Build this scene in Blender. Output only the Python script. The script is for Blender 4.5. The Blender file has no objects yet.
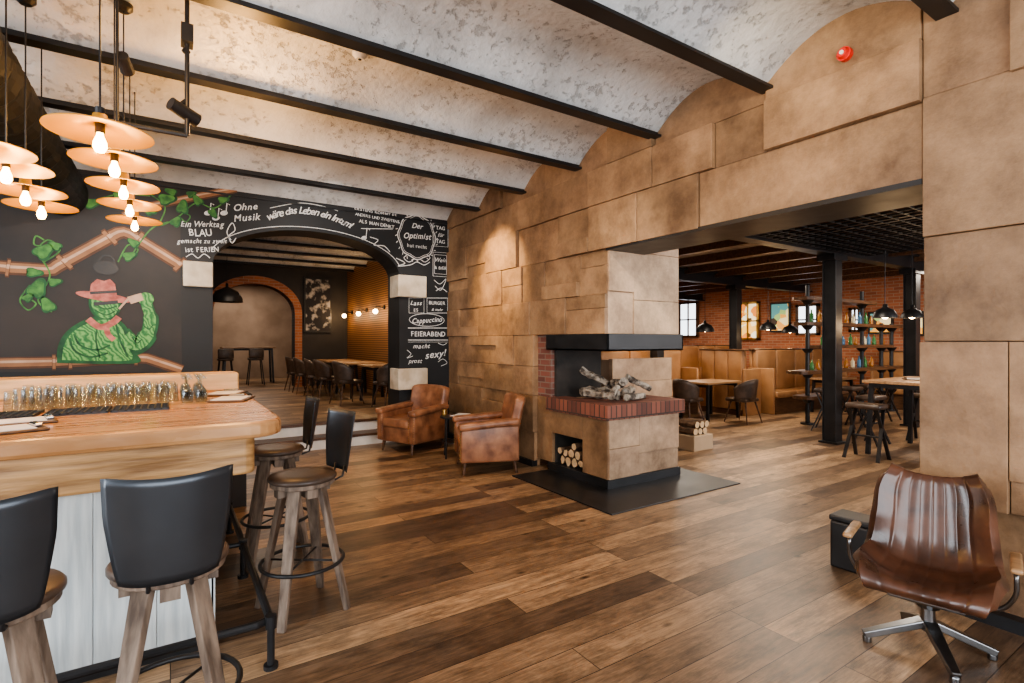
import bpy, bmesh, math, random
from mathutils import Vector, Matrix, Euler
PI=math.pi; R=math.radians
random.seed(11)
COL=bpy.context.scene.collection
CH=1.55; FPX=524.0; TH=R(33.1)
SN,CS=math.sin(TH),math.cos(TH)
# ------------------------------------------------------------ measuring helpers
def onz(x,y,z):
    d=FPX*(CH-z)/(y-341.5); u=(x-512)/FPX
    return (d*(SN+CS*u), d*(CS-SN*u))
def onY(x,y,Y):
    u=(x-512)/FPX; d=Y/(CS-SN*u)
    return (d*(SN+CS*u), CH-d*(y-341.5)/FPX)
def onX(x,y,X):
    u=(x-512)/FPX; d=X/(SN+CS*u)
    return (d*(CS-SN*u), CH-d*(y-341.5)/FPX)
# ------------------------------------------------------------ materials
def nodes(name):
    m=bpy.data.materials.new(name); m.use_nodes=True
    nt=m.node_tree; b=nt.nodes['Principled BSDF']
    return m,nt,b
def N(nt,t,**kw):
    n=nt.nodes.new(t)
    for k,v in kw.items(): setattr(n,k,v)
    return n
def mat(name,c1,c2=None,scale=6,rough=.5,metal=0,bump=0,stretch=(1,1,1),trans=0,emit=None,es=0,coat=0,rv=.1,lo=.35,hi=.65,detail=5,alpha=1):
    m,nt,b=nodes(name); L=nt.links
    if c2 is None: c2=tuple(v*.75 for v in c1)
    tc=N(nt,'ShaderNodeTexCoord'); mp=N(nt,'ShaderNodeMapping'); mp.inputs['Scale'].default_value=stretch
    nz=N(nt,'ShaderNodeTexNoise'); nz.inputs['Scale'].default_value=scale; nz.inputs['Detail'].default_value=detail
    rp=N(nt,'ShaderNodeValToRGB'); e=rp.color_ramp.elements
    e[0].position=lo; e[0].color=(*c2,1); e[1].position=hi; e[1].color=(*c1,1)
    L.new(tc.outputs['Object'],mp.inputs[0]); L.new(mp.outputs[0],nz.inputs['Vector']); L.new(nz.outputs[0],rp.inputs[0]); L.new(rp.outputs[0],b.inputs['Base Color'])
    b.inputs['Metallic'].default_value=metal
    mr=N(nt,'ShaderNodeMapRange'); mr.inputs[3].default_value=max(0,rough-rv); mr.inputs[4].default_value=min(1,rough+rv)
    L.new(nz.outputs[0],mr.inputs[0]); L.new(mr.outputs[0],b.inputs['Roughness'])
    if alpha<1: b.inputs['Alpha'].default_value=alpha
    if trans: b.inputs['Transmission Weight'].default_value=trans; b.inputs['IOR'].default_value=1.45
    if coat: b.inputs['Coat Weight'].default_value=coat; b.inputs['Coat Roughness'].default_value=.15
    if emit: b.inputs['Emission Color'].default_value=(*emit,1); b.inputs['Emission Strength'].default_value=es
    if bump:
        bp=N(nt,'ShaderNodeBump'); bp.inputs['Strength'].default_value=bump; bp.inputs['Distance'].default_value=.02
        L.new(nz.outputs[0],bp.inputs['Height']); L.new(bp.outputs[0],b.inputs['Normal'])
    return m
def glass_mat():
    m=bpy.data.materials.new('thin_clear_glass'); m.use_nodes=True; nt=m.node_tree; nt.nodes.clear(); L=nt.links
    o=N(nt,'ShaderNodeOutputMaterial'); mx=N(nt,'ShaderNodeMixShader'); tr=N(nt,'ShaderNodeBsdfTransparent'); gl=N(nt,'ShaderNodeBsdfGlossy'); gl.inputs['Roughness'].default_value=.12; gl.inputs['Color'].default_value=(.75,.86,.95,1)
    nz=N(nt,'ShaderNodeTexNoise'); nz.inputs['Scale'].default_value=9; rp=N(nt,'ShaderNodeValToRGB'); rp.color_ramp.elements[0].color=(.86,.91,.93,1); rp.color_ramp.elements[1].color=(.95,.97,.98,1)
    L.new(nz.outputs[0],rp.inputs[0]); L.new(rp.outputs[0],tr.inputs[0])
    lw=N(nt,'ShaderNodeLayerWeight'); lw.inputs['Blend'].default_value=.17
    L.new(lw.outputs['Facing'],mx.inputs[0]); L.new(tr.outputs[0],mx.inputs[1]); L.new(gl.outputs[0],mx.inputs[2]); L.new(mx.outputs[0],o.inputs[0])
    return m
def floor_mat():
    m,nt,b=nodes('oak_planks'); L=nt.links
    tc=N(nt,'ShaderNodeTexCoord')
    br=N(nt,'ShaderNodeTexBrick'); br.offset=.37; br.offset_frequency=3
    br.inputs['Scale'].default_value=1; br.inputs['Brick Width'].default_value=2.7; br.inputs['Row Height'].default_value=.205
    br.inputs['Mortar Size'].default_value=.0025; br.inputs['Mortar Smooth'].default_value=.3
    br.inputs['Color1'].default_value=(.125,.078,.05,1); br.inputs['Color2'].default_value=(.53,.345,.2,1); br.inputs['Mortar'].default_value=(.03,.016,.01,1)
    L.new(tc.outputs['Object'],br.inputs['Vector'])
    sc=N(nt,'ShaderNodeVectorMath',operation='SCALE'); sc.inputs['Scale'].default_value=37; L.new(br.outputs['Color'],sc.inputs[0])
    ad=N(nt,'ShaderNodeVectorMath',operation='ADD'); L.new(tc.outputs['Object'],ad.inputs[0]); L.new(sc.outputs[0],ad.inputs[1])
    mp=N(nt,'ShaderNodeMapping'); mp.inputs['Scale'].default_value=(1.4,16,1); L.new(ad.outputs[0],mp.inputs[0])
    nz=N(nt,'ShaderNodeTexNoise'); nz.inputs['Scale'].default_value=3.0; nz.inputs['Detail'].default_value=10; nz.inputs['Roughness'].default_value=.72; nz.inputs['Distortion'].default_value=.8
    L.new(mp.outputs[0],nz.inputs['Vector'])
    rp=N(nt,'ShaderNodeValToRGB'); rp.color_ramp.elements[0].position=.34; rp.color_ramp.elements[0].color=(.47,.45,.43,1); rp.color_ramp.elements[1].position=.62; rp.color_ramp.elements[1].color=(1.14,1.12,1.1,1)
    L.new(nz.outputs[0],rp.inputs[0])
    mx=N(nt,'ShaderNodeMixRGB',blend_type='MULTIPLY'); mx.inputs[0].default_value=1
    L.new(br.outputs['Color'],mx.inputs[1]); L.new(rp.outputs[0],mx.inputs[2])
    n2=N(nt,'ShaderNodeTexNoise'); n2.inputs['Scale'].default_value=3.4; n2.inputs['Detail'].default_value=9; n2.inputs['Roughness'].default_value=.68
    m2=N(nt,'ShaderNodeMapping'); m2.inputs['Scale'].default_value=(.8,1.8,1); L.new(ad.outputs[0],m2.inputs[0]); L.new(m2.outputs[0],n2.inputs['Vector'])
    r2=N(nt,'ShaderNodeValToRGB'); r2.color_ramp.elements[0].position=.36; r2.color_ramp.elements[0].color=(.5,.48,.47,1); r2.color_ramp.elements[1].position=.56; r2.color_ramp.elements[1].color=(1.08,1.08,1.08,1)
    L.new(n2.outputs[0],r2.inputs[0])
    mx2=N(nt,'ShaderNodeMixRGB',blend_type='MULTIPLY'); mx2.inputs[0].default_value=1
    L.new(mx.outputs[0],mx2.inputs[1]); L.new(r2.outputs[0],mx2.inputs[2])
    vo=N(nt,'ShaderNodeTexVoronoi'); vo.inputs['Scale'].default_value=2.2; m3=N(nt,'ShaderNodeMapping'); m3.inputs['Scale'].default_value=(1,2.2,1); L.new(tc.outputs['Object'],m3.inputs[0]); L.new(m3.outputs[0],vo.inputs['Vector'])
    r3=N(nt,'ShaderNodeValToRGB'); r3.color_ramp.elements[0].position=.03; r3.color_ramp.elements[0].color=(.12,.1,.09,1); r3.color_ramp.elements[1].position=.12; r3.color_ramp.elements[1].color=(1,1,1,1); L.new(vo.outputs['Distance'],r3.inputs[0])
    mx3=N(nt,'ShaderNodeMixRGB',blend_type='MULTIPLY'); mx3.inputs[0].default_value=.95
    L.new(mx2.outputs[0],mx3.inputs[1]); L.new(r3.outputs[0],mx3.inputs[2]); L.new(mx3.outputs[0],b.inputs['Base Color'])
    mr=N(nt,'ShaderNodeMapRange'); mr.inputs[3].default_value=.26; mr.inputs[4].default_value=.5; L.new(nz.outputs[0],mr.inputs[0]); L.new(mr.outputs[0],b.inputs['Roughness'])
    bp=N(nt,'ShaderNodeBump'); bp.inputs['Strength'].default_value=.4; bp.inputs['Distance'].default_value=.006
    L.new(mx.outputs[0],bp.inputs['Height']); L.new(bp.outputs[0],b.inputs['Normal'])
    return m
def brick_mat(name,ax,c1,c2,mo,w=.24,h=.075,ms=.006):
    m,nt,b=nodes(name); L=nt.links
    tc=N(nt,'ShaderNodeTexCoord'); sp=N(nt,'ShaderNodeSeparateXYZ'); cb=N(nt,'ShaderNodeCombineXYZ')
    L.new(tc.outputs['Object'],sp.inputs[0])
    if ax=='sum':
        ad=N(nt,'ShaderNodeMath',operation='ADD'); L.new(sp.outputs[0],ad.inputs[0]); L.new(sp.outputs[1],ad.inputs[1]); L.new(ad.outputs[0],cb.inputs[0])
    else: L.new(sp.outputs[{'x':0,'y':1}[ax]],cb.inputs[0])
    L.new(sp.outputs[2],cb.inputs[1])
    br=N(nt,'ShaderNodeTexBrick'); br.inputs['Scale'].default_value=1; br.inputs['Brick Width'].default_value=w; br.inputs['Row Height'].default_value=h
    br.inputs['Mortar Size'].default_value=ms
    br.inputs['Color1'].default_value=(*c1,1); br.inputs['Color2'].default_value=(*c2,1); br.inputs['Mortar'].default_value=(*mo,1)
    L.new(cb.outputs[0],br.inputs['Vector']); L.new(br.outputs['Color'],b.inputs['Base Color'])
    bp=N(nt,'ShaderNodeBump'); bp.inputs['Strength'].default_value=.5; bp.inputs['Distance'].default_value=.01; bp.invert=True
    L.new(br.outputs['Fac'],bp.inputs['Height']); L.new(bp.outputs[0],b.inputs['Normal']); b.inputs['Roughness'].default_value=.75
    return m
def panel_mat():
    m,nt,b=nodes('clay_panels'); L=nt.links
    tc=N(nt,'ShaderNodeTexCoord'); nz=N(nt,'ShaderNodeTexNoise'); nz.inputs['Scale'].default_value=1.8; nz.inputs['Detail'].default_value=11; nz.inputs['Roughness'].default_value=.7
    L.new(tc.outputs['Object'],nz.inputs['Vector'])
    rp=N(nt,'ShaderNodeValToRGB'); e=rp.color_ramp.elements; e[0].position=.33; e[0].color=(.14,.078,.04,1); e[1].position=.67; e[1].color=(.43,.265,.145,1)
    L.new(nz.outputs[0],rp.inputs[0])
    at=N(nt,'ShaderNodeAttribute'); at.attribute_name='tone'
    mx=N(nt,'ShaderNodeMixRGB',blend_type='MULTIPLY'); mx.inputs[0].default_value=1
    L.new(rp.outputs[0],mx.inputs[1]); L.new(at.outputs['Color'],mx.inputs[2]); L.new(mx.outputs[0],b.inputs['Base Color'])
    b.inputs['Roughness'].default_value=.55
    n2=N(nt,'ShaderNodeTexNoise'); n2.inputs['Scale'].default_value=9; n2.inputs['Detail'].default_value=9; n2.inputs['Roughness'].default_value=.65; L.new(tc.outputs['Object'],n2.inputs['Vector'])
    bp=N(nt,'ShaderNodeBump'); bp.inputs['Strength'].default_value=.5; bp.inputs['Distance'].default_value=.02
    L.new(n2.outputs[0],bp.inputs['Height']); L.new(bp.outputs[0],b.inputs['Normal'])
    return m
def vault_mat():
    m,nt,b=nodes('worn_vault_paint'); L=nt.links
    tc=N(nt,'ShaderNodeTexCoord')
    nz=N(nt,'ShaderNodeTexNoise'); nz.inputs['Scale'].default_value=1.5; nz.inputs['Detail'].default_value=9; nz.inputs['Roughness'].default_value=.6
    L.new(tc.outputs['Object'],nz.inputs['Vector'])
    rp=N(nt,'ShaderNodeValToRGB'); e=rp.color_ramp.elements; e[0].position=.33; e[0].color=(.46,.46,.455,1); e[1].position=.6; e[1].color=(.72,.73,.73,1)
    L.new(nz.outputs[0],rp.inputs[0])
    n2=N(nt,'ShaderNodeTexNoise'); n2.inputs['Scale'].default_value=15; n2.inputs['Detail'].default_value=10; n2.inputs['Roughness'].default_value=.7; L.new(tc.outputs['Object'],n2.inputs['Vector'])
    n3=N(nt,'ShaderNodeTexNoise'); n3.inputs['Scale'].default_value=1.7; n3.inputs['Detail'].default_value=3; L.new(tc.outputs['Object'],n3.inputs['Vector'])
    sub=N(nt,'ShaderNodeMath',operation='MULTIPLY_ADD'); sub.inputs[1].default_value=-.42; L.new(n3.outputs[0],sub.inputs[0]); L.new(n2.outputs[0],sub.inputs[2])
    r2=N(nt,'ShaderNodeValToRGB'); r2.color_ramp.elements[0].position=.15; r2.color_ramp.elements[0].color=(.42,.41,.4,1); r2.color_ramp.elements[1].position=.23; r2.color_ramp.elements[1].color=(1,1,1,1)
    L.new(sub.outputs[0],r2.inputs[0])
    mx=N(nt,'ShaderNodeMixRGB',blend_type='MULTIPLY'); mx.inputs[0].default_value=.55
    L.new(rp.outputs[0],mx.inputs[1]); L.new(r2.outputs[0],mx.inputs[2]); L.new(mx.outputs[0],b.inputs['Base Color'])
    ad=N(nt,'ShaderNodeMath',operation='ADD'); L.new(nz.outputs[0],ad.inputs[0]); L.new(r2.outputs[0],ad.inputs[1])
    bp=N(nt,'ShaderNodeBump'); bp.inputs['Strength'].default_value=.7; bp.inputs['Distance'].default_value=.012
    L.new(ad.outputs[0],bp.inputs['Height'])
    n4=N(nt,'ShaderNodeTexNoise'); n4.inputs['Scale'].default_value=20; n4.inputs['Detail'].default_value=8; L.new(tc.outputs['Object'],n4.inputs['Vector'])
    b2=N(nt,'ShaderNodeBump'); b2.inputs['Strength'].default_value=.5; b2.inputs['Distance'].default_value=.02; L.new(n4.outputs[0],b2.inputs['Height']); L.new(bp.outputs[0],b2.inputs['Normal'])
    L.new(b2.outputs[0],b.inputs['Normal']); b.inputs['Roughness'].default_value=.42
    return m
def wave_mat(name,c1,c2,scale=10,rot=(0,0,0),rough=.6,dist=2,metal=0):
    m,nt,b=nodes(name); L=nt.links
    tc=N(nt,'ShaderNodeTexCoord'); mp=N(nt,'ShaderNodeMapping'); mp.inputs['Rotation'].default_value=rot; L.new(tc.outputs['Object'],mp.inputs[0])
    w=N(nt,'ShaderNodeTexWave'); w.inputs['Scale'].default_value=scale; w.inputs['Distortion'].default_value=dist; w.inputs['Detail'].default_value=3
    L.new(mp.outputs[0],w.inputs['Vector'])
    rp=N(nt,'ShaderNodeValToRGB'); rp.color_ramp.elements[0].color=(*c2,1); rp.color_ramp.elements[1].color=(*c1,1)
    L.new(w.outputs[0],rp.inputs[0]); L.new(rp.outputs[0],b.inputs['Base Color']); b.inputs['Roughness'].default_value=rough; b.inputs['Metallic'].default_value=metal
    return m
def mosaic_mat(name,scale,es,cols):
    m,nt,b=nodes(name); L=nt.links
    tc=N(nt,'ShaderNodeTexCoord'); v=N(nt,'ShaderNodeTexVoronoi'); v.inputs['Scale'].default_value=scale; L.new(tc.outputs['Object'],v.inputs['Vector'])
    sp=N(nt,'ShaderNodeSeparateColor'); L.new(v.outputs['Color'],sp.inputs[0])
    rp=N(nt,'ShaderNodeValToRGB'); rp.color_ramp.interpolation='CONSTANT'; e=rp.color_ramp.elements
    e[0].position=0; e[0].color=(*cols[0],1); e[1].position=1/len(cols); e[1].color=(*cols[1],1)
    for i,c in enumerate(cols[2:]): k=e.new((i+2)/len(cols)); k.color=(*c,1)
    L.new(sp.outputs[0],rp.inputs[0]); L.new(rp.outputs[0],b.inputs['Base Color']); L.new(rp.outputs[0],b.inputs['Emission Color']); b.inputs['Emission Strength'].default_value=es
    return m
FLOOR=floor_mat(); PANEL=panel_mat(); VAULT=vault_mat()
BLACK=mat('black_steel',(.018,.018,.02),(.01,.01,.011),rough=.42)
SLAB=mat('dark_slate',(.024,.025,.028),(.013,.014,.015),scale=3,rough=.35)
BOARD=mat('blackboard_paint',(.018,.019,.021),(.010,.011,.012),scale=2,rough=.6)
MURALBG=mat('mural_ground',(.042,.032,.027),(.014,.013,.013),scale=1.5,rough=.6)
CHALK=mat('chalk_white',(.85,.85,.83),(.6,.6,.59),scale=40,rough=.9)
SANDST=mat('pale_sandstone',(.72,.62,.48),(.5,.4,.28),scale=5,rough=.8,bump=.4)
WOODTOP=mat('bar_oak_varnished',(.60,.32,.14),(.38,.18,.07),scale=2.2,stretch=(1.2,14,3),rough=.28,coat=.25)
WOODEDGE=mat('bar_edge_oak',(.58,.34,.145),(.26,.135,.05),scale=2.5,stretch=(1.2,6,14),rough=.42,bump=.25)
WOODPALE=mat('pale_oak_ledge',(.72,.46,.23),(.52,.31,.13),scale=3,stretch=(1,8,8),rough=.45)
WHITEWOOD=mat('whitewashed_boards',(.78,.83,.83),(.55,.61,.63),scale=2.5,stretch=(12,12,1),rough=.6,bump=.15)
GREYWOOD=mat('weathered_grey_wood',(.27,.20,.15),(.09,.062,.045),scale=4,stretch=(6,6,1),rough=.65,bump=.25)
STOOLMETAL=mat('dark_shell_metal',(.075,.083,.095),(.05,.056,.066),scale=2,rough=.3,metal=.65)
BRNLEATHER=mat('brown_worn_leather',(.105,.07,.052),(.045,.03,.022),scale=7,rough=.4,bump=.15)
TANLEATHER=mat('cognac_leather',(.38,.175,.09),(.16,.065,.033),scale=6,rough=.36,bump=.25)
DKLEATHER=mat('dark_cognac_leather',(.13,.052,.028),(.04,.017,.01),scale=6,rough=.3,bump=.18,coat=.25)
BENCHLEATHER=mat('camel_leather',(.43,.225,.10),(.31,.15,.062),scale=3,rough=.42)
CHROME=mat('chrome',(.65,.65,.66),(.5,.5,.5),rough=.15,metal=1,rv=.05)
DKMETAL=mat('dull_dark_chrome',(.3,.3,.31),(.2,.2,.2),rough=.3,metal=1,rv=.05)
DKWOOD=mat('dark_walnut',(.14,.07,.035),(.06,.028,.014),scale=4,stretch=(1,6,6),rough=.4)
TABLEWOOD=mat('table_oak',(.46,.27,.14),(.27,.15,.07),scale=3,stretch=(1,9,9),rough=.4)
COPPERIN=mat('amber_gold_shade',(.76,.38,.055),(.6,.28,.04),scale=3,rough=.42,metal=.3)
BULB=mat('bulb_glow',(1,.75,.4),(1,.7,.3),emit=(1,.62,.2),es=30)
BULBW=mat('far_bulb_glow',(1,.8,.5),(1,.7,.4),emit=(1,.66,.3),es=30)
BRASS=mat('aged_brass',(.55,.35,.12),(.35,.2,.06),rough=.35,metal=.9)
GLASS=glass_mat()
PAPER=mat('menu_paper',(.8,.78,.75),(.7,.68,.66),rough=.8)
WHITEP=mat('white_plastic',(.75,.75,.73),(.7,.7,.68),rough=.4)
REDP=mat('red_plastic',(.7,.03,.02),(.5,.02,.015),rough=.3)
BARK=mat('log_bark',(.2,.12,.07),(.07,.04,.025),scale=14,stretch=(1,1,1),rough=.9,bump=.6)
LOGEND=mat('log_end_wood',(.7,.52,.33),(.5,.35,.2),scale=10,rough=.8)
BIRCH=mat('charred_grey_bark',(.42,.36,.29),(.075,.058,.045),scale=14,rough=.85,bump=.9,lo=.42,hi=.6)
SOOT=mat('sooty_firebrick',(.05,.04,.034),(.02,.018,.016),scale=4,rough=.85,bump=.3)
BRICKY=brick_mat('red_brick_far_wall','y',(.5,.19,.095),(.33,.115,.06),(.4,.3,.22))
BRICKX=brick_mat('red_brick_side_wall','x',(.46,.175,.085),(.29,.1,.052),(.36,.26,.19))
BRICKS=brick_mat('hearth_brick','sum',(.25,.09,.058),(.12,.046,.034),(.045,.032,.026),w=.075,h=.15,ms=.007)
BRICKP=brick_mat('pier_brick','sum',(.26,.095,.065),(.13,.05,.04),(.2,.15,.12),w=.2,h=.07,ms=.007)
SLATW=wave_mat('warm_slat_wood',(.36,.18,.075),(.09,.04,.018),scale=6,rot=(0,PI/2,0),dist=.1)
TANPL=mat('far_tan_plaster',(.38,.27,.19),(.24,.16,.105),scale=1.2,rough=.8)
CHIM=mat('pale_clay_plaster',(.5,.37,.25),(.38,.27,.17),scale=1.2,rough=.8)
DARKPL=mat('dark_plaster',(.04,.036,.034),(.025,.022,.021),scale=2,rough=.7)
CEILW=mat('right_room_ceiling_boards',(.5,.44,.37),(.28,.23,.18),scale=2,stretch=(.6,8,1),rough=.7)
GREENL=wave_mat('wrapped_green_paint',(.2,.46,.13),(.03,.17,.05),scale=7,rot=(0,.5,0),dist=14,rough=.7)
GREEND=mat('dark_green_paint',(.03,.14,.05),(.012,.06,.026),scale=8,rough=.7)
GREEN=mat('leaf_green_paint',(.11,.31,.07),(.03,.12,.035),scale=12,rough=.7)
PINK=mat('hat_pink_paint',(.62,.22,.17),(.36,.09,.07),scale=14,rough=.7)
PIPEL=mat('pipe_paint_light',(.62,.42,.3),(.48,.3,.2),scale=6,rough=.7)
PIPEM=mat('pipe_paint_mid',(.36,.18,.09),(.28,.13,.065),scale=6,rough=.7)
PIPED=mat('pipe_paint_dark',(.13,.06,.033),(.08,.036,.02),scale=6,rough=.7)
WINGLOW=mat('daylit_pane',(.9,.95,1),(.8,.88,.95),emit=(.85,.93,1),es=3.0)
WINWARM=mosaic_mat('leaded_mosaic_pane',6,1.2,[(.1,.05,.02),(.95,.55,.12),(1,.8,.45),(.75,.25,.05),(.9,.85,.6)])
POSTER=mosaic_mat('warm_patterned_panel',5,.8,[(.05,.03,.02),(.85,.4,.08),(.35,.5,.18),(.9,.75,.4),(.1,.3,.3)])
RISER=mat('white_step_riser',(.8,.78,.74),(.68,.66,.62),rough=.6)
DUCTM=mat('duct_dark_steel',(.014,.015,.017),(.008,.009,.01),rough=.5)
# ------------------------------------------------------------ mesh helpers
def build(name,bm,m,parent=None,smooth=False,bevel=0,mods=None):
    me=bpy.data.meshes.new(name); bmesh.ops.recalc_face_normals(bm,faces=bm.faces); bm.to_mesh(me); bm.free()
    for mm in (m if isinstance(m,(list,tuple)) else [m]): me.materials.append(mm)
    o=bpy.data.objects.new(name,me); COL.objects.link(o)
    if smooth:
        for p in me.polygons: p.use_smooth=True
    if bevel:
        b=o.modifiers.new('bevel','BEVEL'); b.width=bevel; b.segments=2; b.limit_method='ANGLE'; b.angle_limit=R(40)
    if parent: o.parent=parent
    return o
def B(): return bmesh.new()
def bx(bm,x0,x1,y0,y1,z0,z1,rot=None):
    M=Matrix.Translation(((x0+x1)/2,(y0+y1)/2,(z0+z1)/2))
    if rot: M=M@Euler(rot).to_matrix().to_4x4()
    M=M@Matrix.Diagonal((x1-x0,y1-y0,z1-z0,1))
    return bmesh.ops.create_cube(bm,size=1,matrix=M)
def rbox(bm,c,s,r=.04,seg=3,rot=(0,0,0)):
    t=bmesh.new(); bmesh.ops.create_cube(t,size=1,matrix=Matrix.Diagonal((*s,1)))
    bmesh.ops.bevel(t,geom=t.edges[:],offset=min(r,min(s)*.49),segments=seg,profile=.5,affect='EDGES')
    bmesh.ops.transform(t,matrix=Matrix.Translation(c)@Euler(rot).to_matrix().to_4x4(),verts=t.verts)
    me=bpy.data.meshes.new('tmp'); t.to_mesh(me); t.free(); bm.from_mesh(me); bpy.data.meshes.remove(me)
def cyl(bm,p0,p1,r0,r1=None,seg=16,caps=True):
    p0=Vector(p0);p1=Vector(p1); r1=r0 if r1 is None else r1
    d=p1-p0; q=Vector((0,0,1)).rotation_difference(d.normalized())
    M=Matrix.Translation((p0+p1)/2)@q.to_matrix().to_4x4()
    return bmesh.ops.create_cone(bm,cap_ends=caps,segments=seg,radius1=r0,radius2=r1,depth=d.length,matrix=M)
def sph(bm,c,r,s=(1,1,1),seg=16):
    bmesh.ops.create_uvsphere(bm,u_segments=seg,v_segments=max(6,seg//2),radius=r,matrix=Matrix.Translation(c)@Matrix.Diagonal((*s,1)))
def tube(bm,pts,r,seg=8,closed=False):
    pts=[Vector(p) for p in pts]; n=len(pts); rings=[]
    up=None
    for i,p in enumerate(pts):
        if closed: t=(pts[(i+1)%n]-pts[i-1]).normalized()
        else: t=(pts[min(i+1,n-1)]-pts[max(i-1,0)]).normalized()
        if up is None: up=Vector((0,0,1)) if abs(t.z)<.9 else Vector((1,0,0))
        a=(up-t*up.dot(t)).normalized(); b=t.cross(a); up=a
        rr=r[i] if isinstance(r,(list,tuple)) else r
        rings.append([bm.verts.new(p+(a*math.cos(2*PI*k/seg)+b*math.sin(2*PI*k/seg))*rr) for k in range(seg)])
    for i in range(n if closed else n-1):
        A=rings[i];C=rings[(i+1)%n]
        for k in range(seg): bm.faces.new((A[k],A[(k+1)%seg],C[(k+1)%seg],C[k]))
    if not closed:
        bm.faces.new(rings[0][::-1]); bm.faces.new(rings[-1])
def lathe(bm,prof,c=(0,0,0),seg=24):
    rings=[]
    for r,z in prof:
        if r<1e-5: rings.append([bm.verts.new((c[0],c[1],c[2]+z))])
        else: rings.append([bm.verts.new((c[0]+r*math.cos(2*PI*k/seg),c[1]+r*math.sin(2*PI*k/seg),c[2]+z)) for k in range(seg)])
    for A,C in zip(rings,rings[1:]):
        for k in range(seg):
            k2=(k+1)%seg
            if len(A)==1 and len(C)==1: continue
            if len(A)==1: bm.faces.new((A[0],C[k],C[k2]))
            elif len(C)==1: bm.faces.new((A[k],A[k2],C[0]))
            else: bm.faces.new((A[k],A[k2],C[k2],C[k]))
def prism(bm,poly,axis,a0,a1):
    def v(p,a):
        return {'x':(a,p[0],p[1]),'y':(p[0],a,p[1]),'z':(p[0],p[1],a)}[axis]
    A=[bm.verts.new(v(p,a0)) for p in poly]; C=[bm.verts.new(v(p,a1)) for p in poly]; n=len(poly)
    f=[bm.faces.new(A),bm.faces.new(C[::-1])]
    for i in range(n): bm.faces.new((A[i],C[i],C[(i+1)%n],A[(i+1)%n]))
def plank(bm,p0,p1,w,t,side=(1,0,0),w1=None):
    p0=Vector(p0);p1=Vector(p1); d=(p1-p0).normalized(); s=Vector(side); s=(s-d*s.dot(d)).normalized(); n=d.cross(s)
    w1=w if w1 is None else w1; vs=[]
    for p,ww in ((p0,w),(p1,w1)):
        for a,b in ((-1,-1),(1,-1),(1,1),(-1,1)): vs.append(bm.verts.new(p+s*a*ww/2+n*b*t/2))
    for f in ((0,1,2,3),(7,6,5,4),(0,4,5,1),(1,5,6,2),(2,6,7,3),(3,7,4,0)): bm.faces.new([vs[i] for i in f])
def torus(bm,c,Rr,r,seg=32):
    tube(bm,[(c[0]+Rr*math.cos(2*PI*k/seg),c[1]+Rr*math.sin(2*PI*k/seg),c[2]) for k in range(seg)],r,8,True)
def thing(name,label,cat,loc=(0,0,0),rz=0,group=None):
    o=bpy.data.objects.new(name,None); COL.objects.link(o); o.location=loc; o.rotation_euler=(0,0,rz); o.empty_display_size=.1
    o['label']=label; o['category']=cat
    if group: o['group']=group
    return o
def tag(o,label,cat,group=None):
    o['label']=label; o['category']=cat
    if group: o['group']=group
    return o
def struct(name,bm,m,parent=None,**k):
    o=build(name,bm,m,parent,**k); o['kind']='structure'; return o
def dup(root,loc,rz=None,label=None,group=None):
    r=root.copy(); COL.objects.link(r); r.location=loc
    if rz is not None: r.rotation_euler=(0,0,rz)
    if label: r['label']=label
    if group: r['group']=group
    for ch in root.children:
        c=ch.copy(); COL.objects.link(c); c.parent=r
        for g in ch.children:
            d=g.copy(); COL.objects.link(d); d.parent=c
    return r
def light(name,kind,loc,e,col,size=.1,rot=(0,0,0),parent=None,**k):
    l=bpy.data.lights.new(name,kind); l.energy=e; l.color=col
    if kind=='AREA':
        l.shape='RECTANGLE'; l.size=size if not isinstance(size,tuple) else size[0]; l.size_y=size if not isinstance(size,tuple) else size[1]
    else: l.shadow_soft_size=size
    for a,b in k.items(): setattr(l,a,b)
    o=bpy.data.objects.new(name,l); COL.objects.link(o); o.location=loc; o.rotation_euler=rot
    if parent: o.parent=parent
    return o
# ------------------------------------------------------------ SETTING
XW=3.83; YB=7.75
bm=B(); bx(bm,-4.2,14.5,-3.5,13.5,-.1,0); struct('floor',bm,FLOOR)
bm=B(); bx(bm,-1.3,4.3,8.12,19.2,.03,.34); struct('floor_raised',bm,FLOOR)
bm=B(); bx(bm,.47,2.96,7.8,8.12,0,.135); bx(bm,.47,2.96,8.1,8.125,.135,.30); struct('trim_1',bm,RISER)
bm=B(); bx(bm,.47,2.96,7.78,8.12,.135,.17); bx(bm,.47,2.96,8.08,8.2,.305,.345); struct('trim_2',bm,DKWOOD)
bys=[YB+.03-1.1*k for k in range(-7,11)]; bys.sort()
bm=B(); RISE=.25; ZB=3.5
def vault(y0,y1,x0,x1):
    n=16; prev=None
    for i in range(n+1):
        t=i/n; z=ZB+RISE*(1-(2*t-1)**2)
        cur=[bm.verts.new((x0,y0+(y1-y0)*t,z)),bm.verts.new((x1,y0+(y1-y0)*t,z))]
        if prev: bm.faces.new((prev[0],prev[1],cur[1],cur[0]))
        prev=cur
for a,b in zip(bys,bys[1:]): vault(a,b,-4.2,4.33)
o=struct('ceiling',bm,VAULT,smooth=True)
ti=10
for y in bys:
    bm=B(); bx(bm,-4.2,3.84 if y<7.7 else 4.2,y-.055,y+.055,3.455,3.475); bx(bm,-4.2,3.84 if y<7.7 else 4.2,y-.012,y+.012,3.47,3.62)
    struct('trim_%d'%ti,bm,BLACK); ti+=1
bm=B()
bx(bm,3.88,4.33,5.3,8.25,0,3.9); bx(bm,3.88,4.33,4.07,5.3,1.63,3.9); bx(bm,3.88,4.33,1.31,4.07,2.53,3.9); bx(bm,3.88,4.33,-3.5,1.31,0,3.9)
struct('wall_right',bm,DKWOOD)
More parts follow.
